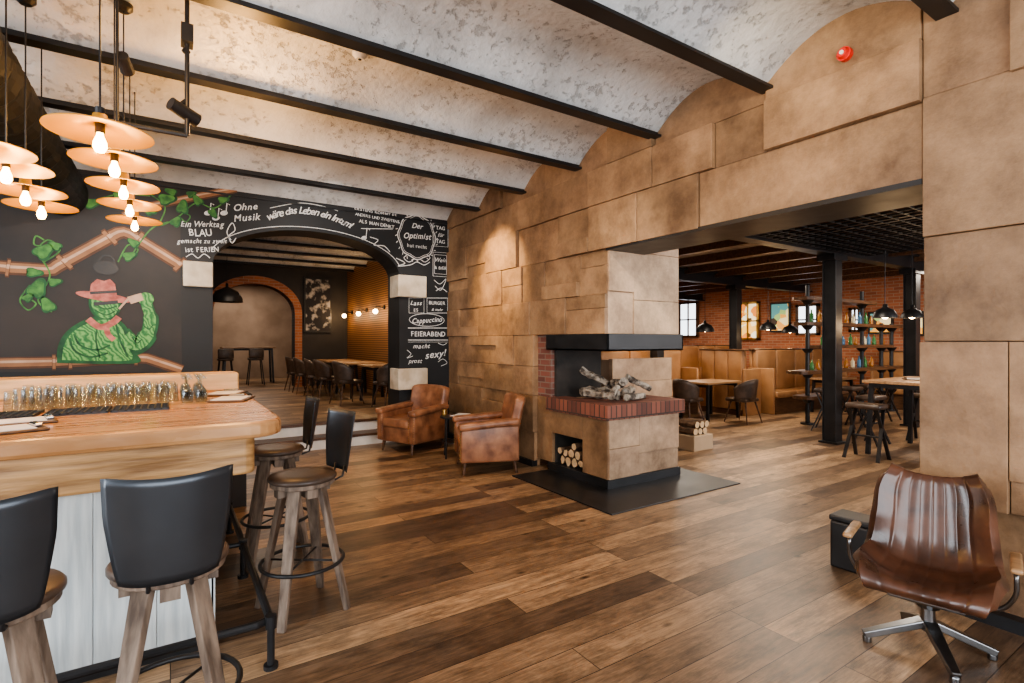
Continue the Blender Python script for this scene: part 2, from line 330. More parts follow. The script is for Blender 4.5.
rows=[0,.42,.88,1.24,1.63,2.05,2.52,3.0,3.38,3.9]
cells=[]
def rng(z0,z1):
    if z1<=1.64: return [(5.3,7.75)]
    if z1<=2.53: return [(4.04,7.75)]
    return [(1.3,7.75)]
for z0,z1 in zip(rows,rows[1:]):
    for a,b in rng(z0,z1):
        if z0>=2.5:
            cs={2.52:[1.3,2.9,3.6,4.3,4.85,5.7,6.5,7.1,7.75],3.0:[1.3,2.29,2.75,3.4,4.3,5.1,5.7,6.6,7.75],3.38:[1.3,2.29,3.4,4.0,5.1,6.1,7.0,7.75]}[z0]
        else:
            cs=[a]
            while b-cs[-1]>.95: cs.append(cs[-1]+random.uniform(.42,.85))
            cs.append(b)
        for c,d in zip(cs,cs[1:]):
            if random.random()<.35 and z1-z0>.35 and z0<3 and c>4:
                zm=z0+(z1-z0)*random.choice((.35,.5,.65)); cells+= [(c,d,z0,zm),(c,d,zm,z1)]
            else: cells.append((c,d,z0,z1))
cells+=[(-3.5,-1.2,0,3.9),(-1.2,.55,0,.8),(.55,1.3,0,.62),(-1.2,.9,.8,1.55),(.9,1.3,.62,1.55),(.55,.9,.62,.8),
        (-1.2,.2,1.55,2.2),(.2,1.3,1.55,2.18),(-1.2,.6,2.2,3.0),(.6,1.3,2.18,3.02),(-1.2,.9,3.0,3.9),(.9,1.3,3.02,3.9)]
def panels(name,cells,face,plane,parent=None,tone=(.72,1.12),rel=.04,tint=(1,1,1)):
    bm=B(); lay=bm.loops.layers.float_color.new('tone')
    for (a,b,z0,z1) in cells:
        t=random.uniform(0,rel); g=.002; n0=len(bm.faces)
        if face=='x': bx(bm,plane-t,plane+.05,a+g,b-g,z0+g,z1-g)
        else: bx(bm,a+g,b-g,plane-t,plane+.05,z0+g,z1-g)
        bm.faces.ensure_lookup_table(); v=random.uniform(*tone)
        for f in bm.faces[n0:]:
            for l in f.loops: l[lay]=(v*tint[0],v*tint[1]*random.uniform(.98,1.01),v*tint[2],1)
    return build(name,bm,PANEL,parent,bevel=.004)
o=panels('clay_cladding',cells,'x',XW,bpy.data.objects['wall_right'],(.78,1.1),.07); 
bm=B(); bx(bm,3.80,4.36,1.3,4.04,2.5,2.535); struct('trim_3',bm,BLACK)
bm=B(); bx(bm,3.75,3.83,-3.5,1.3,0,.07); bx(bm,3.75,3.83,5.3,7.75,0,.07); struct('baseboard_right',bm,BLACK)
def arch_pts(x0,x1,zs,rise,n=24):
    c=(x0+x1)/2; h=(x1-x0)/2
    return [(c-h*math.cos(PI*i/n), zs+rise*math.sin(PI*i/n)) for i in range(n+1)]
def arch_wall(xl,xr,x0,x1,zs,rise,zb,zt,y0,y1):
    bm=B(); bx(bm,xl,x0,y0,y1,zb,zt); bx(bm,x1,xr,y0,y1,zb,zt)
    P=arch_pts(x0,x1,zs,rise)
    for a,b in zip(P,P[1:]): prism(bm,[a,b,(b[0],zt),(a[0],zt)],'y',y0,y1)
    return bm
AX0,AX1=.457,2.97
wb=struct('wall_back',arch_wall(-4.2,3.88,AX0,AX1,2.56,.55,0,3.9,YB,YB+.5),BOARD)
struct('wall_far',arch_wall(-1.3,4.3,.885,2.8,2.3,.75,.34,3.9,15.0,15.4),DARKPL)
bm=B(); oc=arch_pts(.885,2.8,2.3,.75); ou=arch_pts(.7,2.98,2.3,.95)
for i in range(24): prism(bm,[oc[i],oc[i+1],ou[i+1],ou[i]],'y',14.94,15.42)
bx(bm,.7,.885,14.94,15.42,.34,2.3); bx(bm,2.8,2.98,14.94,15.42,.34,2.3); struct('trim_4',bm,BRICKX)
bm=B(); bx(bm,4.2,4.3,8.25,19.3,.34,3.9); struct('wall_side',bm,SLATW)
bm=B(); bx(bm,-1.4,-1.3,8.25,19.3,0,3.9); struct('wall_inner',bm,DARKPL)
bm=B(); bx(bm,-1.3,4.3,19.2,19.3,.34,3.9); struct('wall_end',bm,TANPL)
bm=B(); bx(bm,-1.3,4.3,15.4,19.3,3.75,3.8); struct('ceiling_end',bm,TANPL)
bm=B(); bx(bm,-4.2,3.86,-3.55,-3.45,0,.5); bx(bm,-4.2,3.86,-3.55,-3.45,3.2,3.9)
for x in (-4.2,-1.6,1.2,3.6): bx(bm,x,x+.26,-3.55,-3.45,.5,3.2)
struct('wall_front',bm,TANPL)
bm=B(); bx(bm,-4.3,-4.2,-3.5,8.2,0,.8); bx(bm,-4.3,-4.2,-3.5,8.2,3.1,3.9)
for y in (-3.5,-.6,2.3,5.2,7.9): bx(bm,-4.3,-4.2,y,y+.3,.8,3.1)
struct('wall_left',bm,TANPL)
# right room shell
bm=B(); bx(bm,14.5,14.6,-2,13.5,0,3.3); struct('wall_far_right',bm,BRICKY)
bm=B(); bx(bm,4.3,14.5,13.4,13.5,0,3.3); struct('wall_right_back',bm,BRICKX)
bm=B(); bx(bm,4.33,14.5,-2.1,-2,0,3.3); struct('wall_right_front',bm,BRICKX)
bm=B(); bx(bm,4.3,14.6,-2.1,13.5,3.16,3.26); struct('ceiling_right',bm,CEILW)
for i,(a) in enumerate([4.05,7.5,10.9]):
    bm=B(); bx(bm,4.34,14.5,a-.1,a+.1,2.87,2.9); bx(bm,4.34,14.5,a-.1,a+.1,3.1,3.13); bx(bm,4.34,14.5,a-.015,a+.015,2.9,3.1); struct('trim_%d'%(40+i),bm,BLACK)
for i in range(9):
    x=5.2+i*1.05; bm=B(); bx(bm,x-.05,x+.05,-2,13.4,3.02,3.16); struct('trim_%d'%(50+i),bm,DKWOOD)
bm=B()
for i in range(31): x=4.6+i*.15; bx(bm,x-.005,x+.005,-.5,3.85,2.88,2.9)
for i in range(30): y=-.5+i*.15; bx(bm,4.6,9.1,y-.005,y+.005,2.88,2.9)
struct('trim_60',bm,BLACK)
k=0
for x,y in ((8.5,4.05),(11.4,4.05),(11.2,7.5),(8.5,7.5)):
    bm=B(); bx(bm,x-.1,x+.1,y-.1,y-.085,0,2.87); bx(bm,x-.1,x+.1,y+.085,y+.1,0,2.87); bx(bm,x-.08,x+.08,y-.085,y+.085,0,2.87)
    bx(bm,x-.14,x+.14,y-.14,y+.14,0,.03); bx(bm,x-.2,x+.2,y-.13,y+.13,2.78,2.87)
    struct('trim_%d'%(70+k),bm,BLACK,bevel=.005); k+=1
wi=1
for (x0,y0,x1,y1,m) in ((680,303,699,337,WINGLOW),(738,303,760,340,WINWARM),(797,305,820,335,WINGLOW),(850,308,862,332,WINGLOW)):
    a=onX(x0,y0,14.48); b=onX(x1,y1,14.48); ya,yb=sorted((a[0],b[0])); zb,za=sorted((a[1],b[1]))
    bm=B(); 
    for s in ((ya,yb,za-.06,za),(ya,yb,zb,zb+.06),(ya,ya+.07,zb,za),(yb-.07,yb,zb,za),((ya+yb)/2-.02,(ya+yb)/2+.02,zb,za),(ya,yb,(za+zb)/2-.02,(za+zb)/2+.02)): bx(bm,14.4,14.5,*s)
    w=struct('window_%d'%wi,bm,DKWOOD if wi!=2 else BRASS)
    bm=B(); bx(bm,14.44,14.47,ya+.03,yb-.03,zb+.03,za-.03); build('pane',bm,m,w); wi+=1
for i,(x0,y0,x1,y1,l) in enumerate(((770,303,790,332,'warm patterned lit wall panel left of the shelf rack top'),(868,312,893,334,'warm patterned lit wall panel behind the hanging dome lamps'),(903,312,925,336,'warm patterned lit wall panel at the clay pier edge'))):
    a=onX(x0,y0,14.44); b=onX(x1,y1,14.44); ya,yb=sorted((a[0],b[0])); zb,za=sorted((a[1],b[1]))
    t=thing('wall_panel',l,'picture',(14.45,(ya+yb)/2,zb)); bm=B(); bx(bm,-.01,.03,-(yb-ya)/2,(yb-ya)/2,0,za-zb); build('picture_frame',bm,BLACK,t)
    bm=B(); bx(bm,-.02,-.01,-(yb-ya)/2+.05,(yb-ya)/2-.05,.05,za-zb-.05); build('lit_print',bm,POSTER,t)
def block(x0,x1,z0,z1,lab,jamb=0):
    bm=B(); rbox(bm,((x0+x1)/2,YB-.035,(z0+z1)/2),(x1-x0,.07,z1-z0),.015,2)
    o=build('stone_block',bm,SANDST); tag(o,lab,'stone block')
    if jamb:
        bm=B(); rbox(bm,(x0+.022,YB+.15,(z0+z1)/2),(.04,.3,z1-z0),.008,2); struct('trim_%d'%jamb,bm,SANDST)
block(.13,AX0,2.24,2.56,'pale sandstone block at the left spring of the arch')
block(AX1-.045,3.4,2.24,2.58,'pale sandstone block at top of the chalkboard pier, right arch spring',6)
block(AX1-.045,3.42,.8,1.13,'pale sandstone block low on the chalkboard pier',7)
# ------------------------------------------------------------ FIREPLACE
fp=thing('fireplace','built-in open corner fireplace with clay panels, brick ledge and black steel hood','fireplace',(4.38,4.6,0))
def fin(o,root=fp):
    o.location=-root.location; return o
bm=B(); bx(bm,3.87,4.91,4.08,4.44,.1,.74); bx(bm,3.87,4.91,4.98,5.3,.1,.74); bx(bm,4.3,4.91,4.44,4.98,.1,.74); bx(bm,3.87,4.91,4.44,4.98,.46,.74)
fin(build('hearth_base',bm,SOOT,fp))
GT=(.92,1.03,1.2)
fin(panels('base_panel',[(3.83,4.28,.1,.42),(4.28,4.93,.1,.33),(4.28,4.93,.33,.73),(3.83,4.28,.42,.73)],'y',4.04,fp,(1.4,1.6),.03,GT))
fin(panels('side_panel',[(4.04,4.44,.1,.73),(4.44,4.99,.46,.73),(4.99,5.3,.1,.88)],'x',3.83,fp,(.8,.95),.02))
bm=B(); bx(bm,3.81,4.95,4.02,5.06,0,.1); fin(build('plinth',bm,SLAB,fp))
bm=B(); bx(bm,3.77,4.98,3.98,4.26,.73,.885); bx(bm,3.77,4.05,4.26,5.04,.73,.885); bx(bm,4.71,4.98,4.26,5.04,.73,.885); bx(bm,4.05,4.71,4.26,5.04,.73,.84)
fin(build('brick_ledge',bm,BRICKS,fp,bevel=.006))
bm=B(); bx(bm,3.845,4.6,5.04,5.3,.88,1.63); fin(build('brick_pier',bm,BRICKP,fp))
bm=B(); bx(bm,3.9,4.62,5.0,5.04,.86,1.5); fin(build('firebox_lining',bm,SOOT,fp))
bm=B(); bx(bm,3.78,4.96,3.99,5.05,1.45,1.47); bx(bm,3.78,4.96,3.99,4.01,1.45,1.63); bx(bm,3.78,3.80,3.99,5.05,1.45,1.63); bx(bm,4.94,4.96,3.99,5.05,1.45,1.63)
fin(build('steel_hood',bm,BLACK,fp,bevel=.003))
bm=B(); bx(bm,3.88,4.91,4.08,5.28,1.6,3.15); fin(build('chimney',bm,CHIM,fp))
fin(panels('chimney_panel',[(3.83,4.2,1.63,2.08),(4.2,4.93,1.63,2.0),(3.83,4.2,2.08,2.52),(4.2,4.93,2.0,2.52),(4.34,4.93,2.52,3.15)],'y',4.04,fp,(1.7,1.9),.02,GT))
bm=B(); bx(bm,3.29,5.2,3.42,5.05,0,.012); struct('trim_5',bm,SLAB,bevel=.003)
t=thing('low_wall','low clay-clad half wall behind the open fireplace','half wall',(5.5,5.25,0))
bm=B(); bx(bm,-.55,.55,-.12,.12,0,1.3); build('wall_core',bm,CHIM,t)
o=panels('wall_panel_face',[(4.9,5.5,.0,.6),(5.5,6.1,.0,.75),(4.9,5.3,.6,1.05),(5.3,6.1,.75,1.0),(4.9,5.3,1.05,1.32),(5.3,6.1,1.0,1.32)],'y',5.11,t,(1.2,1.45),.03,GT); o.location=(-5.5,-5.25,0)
def log_mesh(r,l,seed,split=False,knob=0):
    rnd=random.Random(seed); bm=B(); n=12; rings=[]; m=9 if knob else 5
    off=[1+rnd.uniform(-.12,.12) for _ in range(n)]
    if split: off=[o*(.45 if 2<i<8 else 1) for i,o in enumerate(off)]
    by=rnd.uniform(-1,1)*knob; bz=rnd.uniform(-1,1)*knob
    for j in range(m):
        s=j/(m-1); x=-l/2+l*s; k=1+rnd.uniform(-.16,.16)*(1 if knob else 0); by_=by*math.sin(PI*s); bz_=bz*math.sin(2*PI*s)
        rings.append([bm.verts.new((x,by_+r*k*off[i]*(1+rnd.uniform(-.08,.08))*math.cos(2*PI*i/n),bz_+r*k*off[i]*math.sin(2*PI*i/n))) for i in range(n)])
    for A,C in zip(rings,rings[1:]):
        for i in range(n): bm.faces.new((A[i],A[(i+1)%n],C[(i+1)%n],C[i]))
    f1=bm.faces.new(rings[0][::-1]); f2=bm.faces.new(rings[-1]); f1.material_index=1; f2.material_index=1
    return bm
nk=0
for (y,z,r) in ((4.52,.155,.048),(4.63,.16,.05),(4.745,.158,.048),(4.86,.16,.05),(4.575,.255,.045),(4.69,.258,.047),(4.8,.258,.046),(4.9,.255,.04),(4.64,.345,.04)):
    o=build('firewood_log',log_mesh(r,.34,nk,nk%3==0),[BARK,LOGEND]); o.location=(4.04,y,z); o.rotation_euler=(random.uniform(0,6),0,0)
    tag(o,'split firewood log stacked in the niche under the fireplace ledge','log','firewood in the fireplace niche'); nk+=1
for i,(x,y,z,l,r,rot,lab) in enumerate(((4.12,4.45,.95,.42,.052,(0,-.02,1.9),'charred grey log lying lengthwise at left of the hearth pile'),(4.56,4.47,.95,.42,.055,(0,.02,.6),'charred grey log lying flat at right of the hearth pile'),
    (4.33,4.42,1.065,.5,.05,(0,.15,1.1),'charred grey log crossing over the middle of the hearth pile'),(4.25,4.72,1.13,.36,.042,(0,-.5,2.2),'charred grey log leaning upright at the back of the hearth pile'),(4.56,4.3,1.07,.34,.038,(0,.45,-.3),'charred grey log sloping down to the right on the hearth pile'),(4.36,4.82,.95,.46,.05,(0,0,.1),'charred grey log at the very back of the hearth pile'),
    (4.02,4.14,1.0,.26,.03,(0,-.35,.5),'thin charred branch at the front left of hearth pile'),(4.38,4.18,.93,.34,.038,(0,0,.15),'charred grey log lying along the front of the hearth pile'))):
    o=build('hearth_log',log_mesh(r,l,40+i,False,.02),[BIRCH,BIRCH]); o.location=(x,y,z); o.rotation_euler=rot; tag(o,lab,'log')
bm=B(); bx(bm,6.14,6.56,4.75,5.15,0,.22); tag(build('log_plinth',bm,CHIM,bevel=.01),'low stone plinth holding firewood beyond the fireplace','plinth')
for i in range(6):
    r_,c=divmod(i,3); o=build('firewood_log',log_mesh(.047,.34,60+i),[BARK,LOGEND]); o.location=(6.21+c*.105+.04*(r_%2),4.95,.272+r_*.095); o.rotation_euler=(random.uniform(0,6),0,PI/2)
    tag(o,'firewood log in the small stack right of the fireplace','log','small firewood stack beyond the fireplace')
# ------------------------------------------------------------ CHALK + MURAL
LIB={}
def textmesh(bm,s,M,size,shear=0,off=.004):
    key=(s,shear,off)
    if key not in LIB:
        cu=bpy.data.curves.new('t','FONT'); cu.body=s; cu.size=1; cu.align_x='CENTER'; cu.align_y='BOTTOM_BASELINE'; cu.offset=off; cu.extrude=.01; cu.shear=shear
        ob=bpy.data.objects.new('t',cu); COL.objects.link(ob); dg=bpy.context.evaluated_depsgraph_get(); dg.update()
        LIB[key]=bpy.data.meshes.new_from_object(ob.evaluated_get(dg)); bpy.data.objects.remove(ob)
    me=LIB[key].copy(); me.transform(M@Matrix.Diagonal((size,size,.15,1))@Matrix.Translation((0,-.34,0))); bm.from_mesh(me); bpy.data.meshes.remove(me)
RX=Matrix.Rotation(PI/2,4,'X')
CT=YB-.004
W={'i':.27,'l':.27,' ':.34,'m':.86,'w':.76,'M':.86,'W':.96,'t':.36,'r':.38,'I':.3,'!':.3,'f':.34,'E':.56,'&':.72,'s':.5,'c':.52,'O':.8,'L':.5,'T':.58}
def wd(c): return W.get(c,.66 if c.isupper() else .56)
def chalk(bm,s,px,py,size,tilt=0,Y=CT,shear=0,sx=1,wob=.04,off=.008):
    X,z=onY(px,py,Y); rnd=random.Random(s)
    ws=[wd(c)*size*sx for c in s]; x=-sum(ws)/2
    for c,w in zip(s,ws):
        if c!=' ':
            xx=x+w/2; M=Matrix.Translation((X+xx*math.cos(tilt),Y,z+xx*math.sin(tilt)+rnd.uniform(-wob,wob)*size))@Matrix.Rotation(-tilt+rnd.uniform(-.05,.05),4,'Y')@RX@Matrix.Diagonal((sx,1,1,1))
            textmesh(bm,c,M,size*rnd.uniform(.95,1.06),shear,off)
        x+=w
def arctext(bm,s,p0,pm,p1,size,Y=CT,shear=.35,off=.014):
    P=[Vector(onY(*p,Y)) for p in (p0,pm,p1)]; rnd=random.Random(3)
    f=lambda t:P[0]*(1-t)**2+P[1]*2*t*(1-t)+P[2]*t*t
    S=[f(i/200) for i in range(201)]; L=[0]
    for a,b in zip(S,S[1:]): L.append(L[-1]+(b-a).length)
    ws=[wd(c) for c in s]; k=L[-1]/sum(ws); x=0
    for c,w in zip(s,ws):
        tgt=(x+w/2)*k; i=min(199,max(0,next(j for j,q in enumerate(L) if q>=tgt)-1)); d=S[i+1]-S[i]; a=S[i]
        if c!=' ': textmesh(bm,c,Matrix.Translation((a.x,Y,a.y+rnd.uniform(-.006,.006)))@Matrix.Rotation(-math.atan2(d.y,d.x),4,'Y')@RX,size*rnd.uniform(.97,1.08),shear,off)
        x+=w
def ribbon(bm,pts,w,Y,px=True,closed=False):
    P=[Vector(onY(*p,Y)) if px else Vector(p) for p in pts]; n=len(P); L=[];Q=[]
    for i in range(n):
        if closed: d=P[(i+1)%n]-P[i-1]
        else: d=P[min(i+1,n-1)]-P[max(i-1,0)]
        d.normalize(); nn=Vector((-d.y,d.x)); ww=w[min(i,len(w)-1)] if isinstance(w,(list,tuple)) else w
        a=P[i]+nn*ww/2; b=P[i]-nn*ww/2; L.append(bm.verts.new((a.x,Y,a.y))); Q.append(bm.verts.new((b.x,Y,b.y)))
    for i in range(n if closed else n-1): j=(i+1)%n; bm.faces.new((L[i],L[j],Q[j],Q[i]))
def ell(bm,px,py,rx,rz,Y,rot=0,n=24):
    X,z=onY(px,py,Y); vs=[]
    for k in range(n):
        a=2*PI*k/n; x=rx*math.cos(a); q=rz*math.sin(a)
        vs.append(bm.verts.new((X+x*math.cos(rot)-q*math.sin(rot),Y,z+x*math.sin(rot)+q*math.cos(rot))))
    bm.faces.new(vs)
def leaf(bm,px,py,r,Y,rot,k0=1):
    X,z=onY(px,py,Y); out=[]
    for k in range(28):
        a=2*PI*k/28; rr=k0*r*(.6+.4*abs(math.cos(a/2)))*(.85+.15*math.cos(a*3)); x=rr*math.cos(a); q=rr*.72*math.sin(a)
        out.append(bm.verts.new((X+x*math.cos(rot)-q*math.sin(rot),Y,z+x*math.sin(rot)+q*math.cos(rot))))
    f=bm.faces.new(out); bmesh.ops.triangulate(bm,faces=[f])
def polyf(bm,pts,Y):
    vs=[bm.verts.new((lambda q:(q[0],Y,q[1]))(onY(*p,Y))) for p in pts]; f=bm.faces.new(vs); bmesh.ops.triangulate(bm,faces=[f])
def spl(pts,n=6):
    out=[]; P=[Vector(p) for p in pts]; P=[P[0]]+P+[P[-1]]
    for i in range(1,len(P)-2):
        for k in range(n):
            t=k/n; a,b,c,d=P[i-1],P[i],P[i+1],P[i+2]
            out.append(tuple(.5*((2*b)+(c-a)*t+(2*a-5*b+4*c-d)*t*t+(3*b-a-3*c+d)*t**3)))
    out.append(tuple(P[-2])); return out
bm=B()
chalk(bm,'Ohne',245,207,.12,.2,shear=.35,off=.014); chalk(bm,'Musik',246,217.5,.12,.24,shear=.35,off=.014)
arctext(bm,'wäre das Leben ein Irrtum!',(267,217),(305,200),(352,226),.135)
ribbon(bm,spl([(270,208),(300,203),(326,207),(338,211)]),.009,CT)
P=arch_pts(AX0-.05,AX1+.03,2.60,.56,40); ribbon(bm,P[3:-3],.010,CT,False)
for s,x,y,z,sh in (('Ein Werktag',202,224,.10,.35),('BLAU',200,232.5,.125,0),('gemacht zu zweit',202,241,.078,.35),('ist FERIEN',202,249.5,.09,0)): chalk(bm,s,x,y,z,.1,shear=sh,sx=.85,off=.012)
ribbon(bm,spl([(186,257),(192,254),(198,258),(204,254),(210,258)]),.010,CT)
chalk(bm,'ERSTENS KOMMT ES',376,212,.066,-.05); chalk(bm,'ANDERS UND ZWEITENS',378,218,.06,-.05); chalk(bm,'ALS MAN DENKT',377,224,.07,-.05)
ribbon(bm,[(360,207.5),(394,209.5)],.010,CT); ribbon(bm,[(361,228.5),(393,229)],.010,CT)
chalk(bm,'Der',417,226,.11,shear=.35,off=.012); chalk(bm,'Optimist',417,236,.13,.06,shear=.35,off=.014,sx=.9); chalk(bm,'hat recht',417,246,.08)
for rr,ww in ((.31,.016),(.285,.007)):
    X,z=onY(417,237,YB); ribbon(bm,[(X+rr*math.cos(2*PI*k/64)*(1+.035*math.cos(k*PI/4)),z+rr*1.12*math.sin(2*PI*k/64)*(1+.035*math.cos(k*PI/4))) for k in range(64)],ww,CT,False,True)
X,z=onY(417,237,YB)
for k in range(24):
    a=2*PI*k/24; ribbon(bm,[(X+.33*math.cos(a),z+.37*math.sin(a)),(X+.36*math.cos(a+.05),z+.405*math.sin(a+.05))],.012,CT,False)
chalk(bm,'Wein',440.5,260,.095,shear=.35,off=.012); chalk(bm,'& BIER',440.5,268,.068); chalk(bm,'TAG',440.5,228,.085,off=.012); chalk(bm,'für',440.5,235,.085,shear=.35); chalk(bm,'TAG',440.5,241.5,.085,off=.012)
for x0,y0,x1,y1 in ((433,223,448,246),(433,252,448,276),(434.5,254.5,446.5,273.5)):
    ribbon(bm,[(x0,y0),(x1,y0+1),(x1,y1+1),(x0,y1)],.010,CT,True,True)
ribbon(bm,spl([(434,280),(440,284),(446,279),(441,290),(435,286)]),.010,CT); ribbon(bm,spl([(436,291),(441,288),(447,292)]),.010,CT)
chalk(bm,'Lass',416,303,.095,shear=.35,off=.012); chalk(bm,'ES',416,310,.07,off=.012); chalk(bm,'BURGER',437,303,.076,off=.012); chalk(bm,'& mehr',437,309.5,.058,shear=.35); chalk(bm,'Cappuccino',427,320,.11,.08,shear=.35,off=.012,sx=.88); chalk(bm,'FEIERABEND',428,334,.11,off=.014,sx=.92); chalk(bm,'macht',421,346,.10,shear=.35,off=.012); chalk(bm,'sexy!',435,354,.15,.12,shear=.35,off=.014); chalk(bm,'prost',415,361,.095,shear=.35)
ribbon(bm,[(427,298),(447.5,298),(447.5,313),(427,313)],.010,CT,True,True)
ribbon(bm,[(409,298),(424,298),(424,313),(409,313)],.008,CT,True,True)
ribbon(bm,[(408,328),(448,328)],.012,CT); ribbon(bm,[(408,340),(448,340)],.012,CT); ribbon(bm,[(408,342),(448,342)],.005,CT)
ribbon(bm,spl([(407,350),(411,354),(407,358),(413,356)]),.009,CT); ribbon(bm,spl([(438,362),(443,359),(447,363),(441,366)]),.009,CT); ribbon(bm,spl([(438,343),(443,345),(447,343)]),.009,CT)
X,z=onY(427,320,YB); ribbon(bm,[(X+.3*math.cos(2*PI*k/36),z+.10*math.sin(2*PI*k/36)) for k in range(36)],.009,CT,False,True)
for x,y in ((216,213),(224,208),(208,208),(364,233)):
    ell(bm,x,y+5,.045,.03,CT,.4); ribbon(bm,[(x+2,y+5),(x+3,y-5),(x+6,y-3)],.012,CT)
ribbon(bm,spl([(231,240),(227,232),(232,223),(235,230),(229,236),(232,243),(236,238)]),.012,CT)
ribbon(bm,spl([(396,258),(405,263),(398,266),(410,265),(417,262),(424,265),(430,262)]),.012,CT); ribbon(bm,spl([(370,237),(378,240),(374,245),(384,246),(390,252)]),.012,CT)
for sx in (-1,1): ribbon(bm,spl([(417+sx*3,259),(417+sx*8,262),(417+sx*13,258),(417+sx*10,255)]),.011,CT); ribbon(bm,spl([(417,215),(417+sx*6,212),(417+sx*10,216)]),.011,CT)
o=build('chalk_lettering',bm,CHALK,wb)
mu=thing('wall_mural','painted mural of copper pipes, green vines and a green wrapped figure in pink hat','mural',(-.5,YB,1.2))
def mpart(name,bm,m): o=build(name,bm,m,mu); o.location=-mu.location; return o
Y0=YB-.003
bm=B(); polyf(bm,[(-60,140),(180,186),(182,372),(-60,372)],Y0); mpart('mural_ground',bm,MURALBG)
pipes=[[(-40,262),(10,268),(46,270),(52,269.5),(57,266),(112,236),(118,233),(124,232),(130,234),(182,266)],[(124,216),(136,209),(200,196),(236,189)],[(-40,364),(60,362),(140,358),(147,358.5),(152,360),(182,370)]]
b1=B();b2=B();b3=B()
for i,s in enumerate(pipes):
    w=(.15,.10,.13)[i]; ribbon(b1,s,w,Y0-.002); ribbon(b2,[(a,b-.4) for a,b in s],w*.7,Y0-.004); ribbon(b3,[(a,b-1.2) for a,b in s],w*.2,Y0-.006)
    for a,b in zip(s,s[1:]):
        if abs(a[0]-b[0])>45:
            for t in (.1,.92):
                q=(a[0]+(b[0]-a[0])*t,a[1]+(b[1]-a[1])*t); q2=(q[0]+4,q[1]+(b[1]-a[1])/(b[0]-a[0])*4)
                ribbon(b1,[q,q2],w*1.4,Y0-.0065); ribbon(b2,[(q[0]+.5,q[1]),(q2[0]-.5,q2[1])],w*1.15,Y0-.007); ribbon(b3,[(q[0]+.5,q[1]-1.2),(q2[0]-.5,q2[1]-1.2)],w*.3,Y0-.0075)
mpart('painted_pipe',b1,PIPED); mpart('pipe_light_band',b2,PIPEM); mpart('pipe_highlight',b3,PIPEL)
bm=B()
for s in ([(150,194),(165,207),(160,225),(178,217),(196,203),(215,208),(232,194)],[(44,262),(60,250),(48,240),(38,252),(50,275),(38,300),(52,312)],[(118,262),(128,245),(138,250),(130,258),(150,230),(168,222)],[(60,214),(90,202),(120,194),(150,196)],[(30,285),(20,300),(28,310),(36,304),(30,299)],[(182,212),(190,216),(186,222),(181,218)],[(44,240),(36,236),(34,244),(40,246)]):
    ribbon(bm,spl(s),.015,Y0-.008)
mpart('painted_vine',bm,GREEN)
b0=B(); bm=B()
for x,y,r,a in ((165,199,.12,.3),(182,208,.11,1.4),(198,201,.09,2.2),(222,200,.08,.4),(212,212,.08,-1),(150,210,.1,2),(42,252,.13,.8),(36,290,.14,1.2),(48,306,.11,2),(32,272,.09,0),(90,203,.1,.4),(128,256,.09,.5),(134,243,.08,2.5),(175,222,.09,1),(118,196,.09,.2),(53,282,.08,.3),(56,246,.08,2.6),(27,298,.07,.9),(172,192,.08,2.8),(190,194,.07,.5)):
    leaf(b0,x+.5,y+.6,r,Y0-.009,a,1.1); leaf(bm,x,y,r,Y0-.0095,a,.9)
mpart('leaf_shadow',b0,GREEND); mpart('painted_leaf',bm,GREEN)
bm=B()
polyf(bm,spl([(57,363),(58,346),(66,332),(80,322),(96,316),(112,317),(124,324),(131,336),(134,350),(140,362),(110,364),(57,363)]),Y0-.010)
ribbon(bm,spl([(120,334),(134,346),(146,338),(151,320),(146,302)]),[.22]*8+[.2]*6+[.16]*6+[.12],Y0-.0103)
ell(bm,105,304,.15,.2,Y0-.0104,.1); mpart('painted_shadow',bm,GREEND)
bm=B()
polyf(bm,spl([(62,360),(64,346),(71,334),(84,325),(100,320),(114,321),(123,330),(126,344),(132,359),(104,361),(62,360)]),Y0-.0108)
ell(bm,105,304,.125,.17,Y0-.0112,.1)
ribbon(bm,spl([(124,336),(136,344),(146,336),(150,320),(146,304)]),[.15]*8+[.14]*6+[.12]*6+[.1],Y0-.0115)
ell(bm,146,299,.08,.08,Y0-.012,.3); ell(bm,114,348,.07,.055,Y0-.0122,.2); mpart('painted_figure',bm,GREENL)
bm=B()
for s,w in (([(70,338),(74,350),(90,357),(108,353)],.02),([(74,334),(80,345),(96,350),(110,345)],.02),([(98,323),(96,340),(100,358)],.016),([(116,324),(120,340),(128,357)],.02),([(94,303),(105,309),(117,306)],.016),([(95,310),(106,315),(115,311)],.014),([(132,337),(137,343),(142,339)],.014),([(144,326),(149,329),(153,325)],.012)):
    ribbon(bm,spl(s),w,Y0-.0123)
mpart('wrapping_fold',bm,GREEND)
bm=B(); polyf(bm,[(89,296),(91,284),(97,279),(104,281),(110,279),(115,284),(117,296)],Y0-.0125); ell(bm,104,297,.26,.05,Y0-.013,-.14)
ribbon(bm,spl([(88,319),(100,327),(112,323),(119,317)]),.07,Y0-.0128); ribbon(bm,spl([(106,325),(108,334),(114,340)]),.055,Y0-.0131); mpart('painted_hat',bm,PINK)
bm=B(); ribbon(bm,[(94,304),(118,302)],.04,Y0-.0135); ribbon(bm,[(90,293),(117,291.5)],.03,Y0-.0135); mpart('painted_goggles',bm,BLACK)
bm=B(); ell(bm,106,268,.12,.08,Y0-.011); ribbon(bm,spl([(97,264),(103,256),(112,257),(115,264)]),.018,Y0-.0112); mpart('painted_oil_lamp',bm,BLACK)
bm=B(); polyf(bm,[(127,297),(141,293),(144,300),(131,304)],Y0-.0138); ribbon(bm,[(128,299),(119,309)],.022,Y0-.0138); mpart('painted_glass',bm,PIPEL)
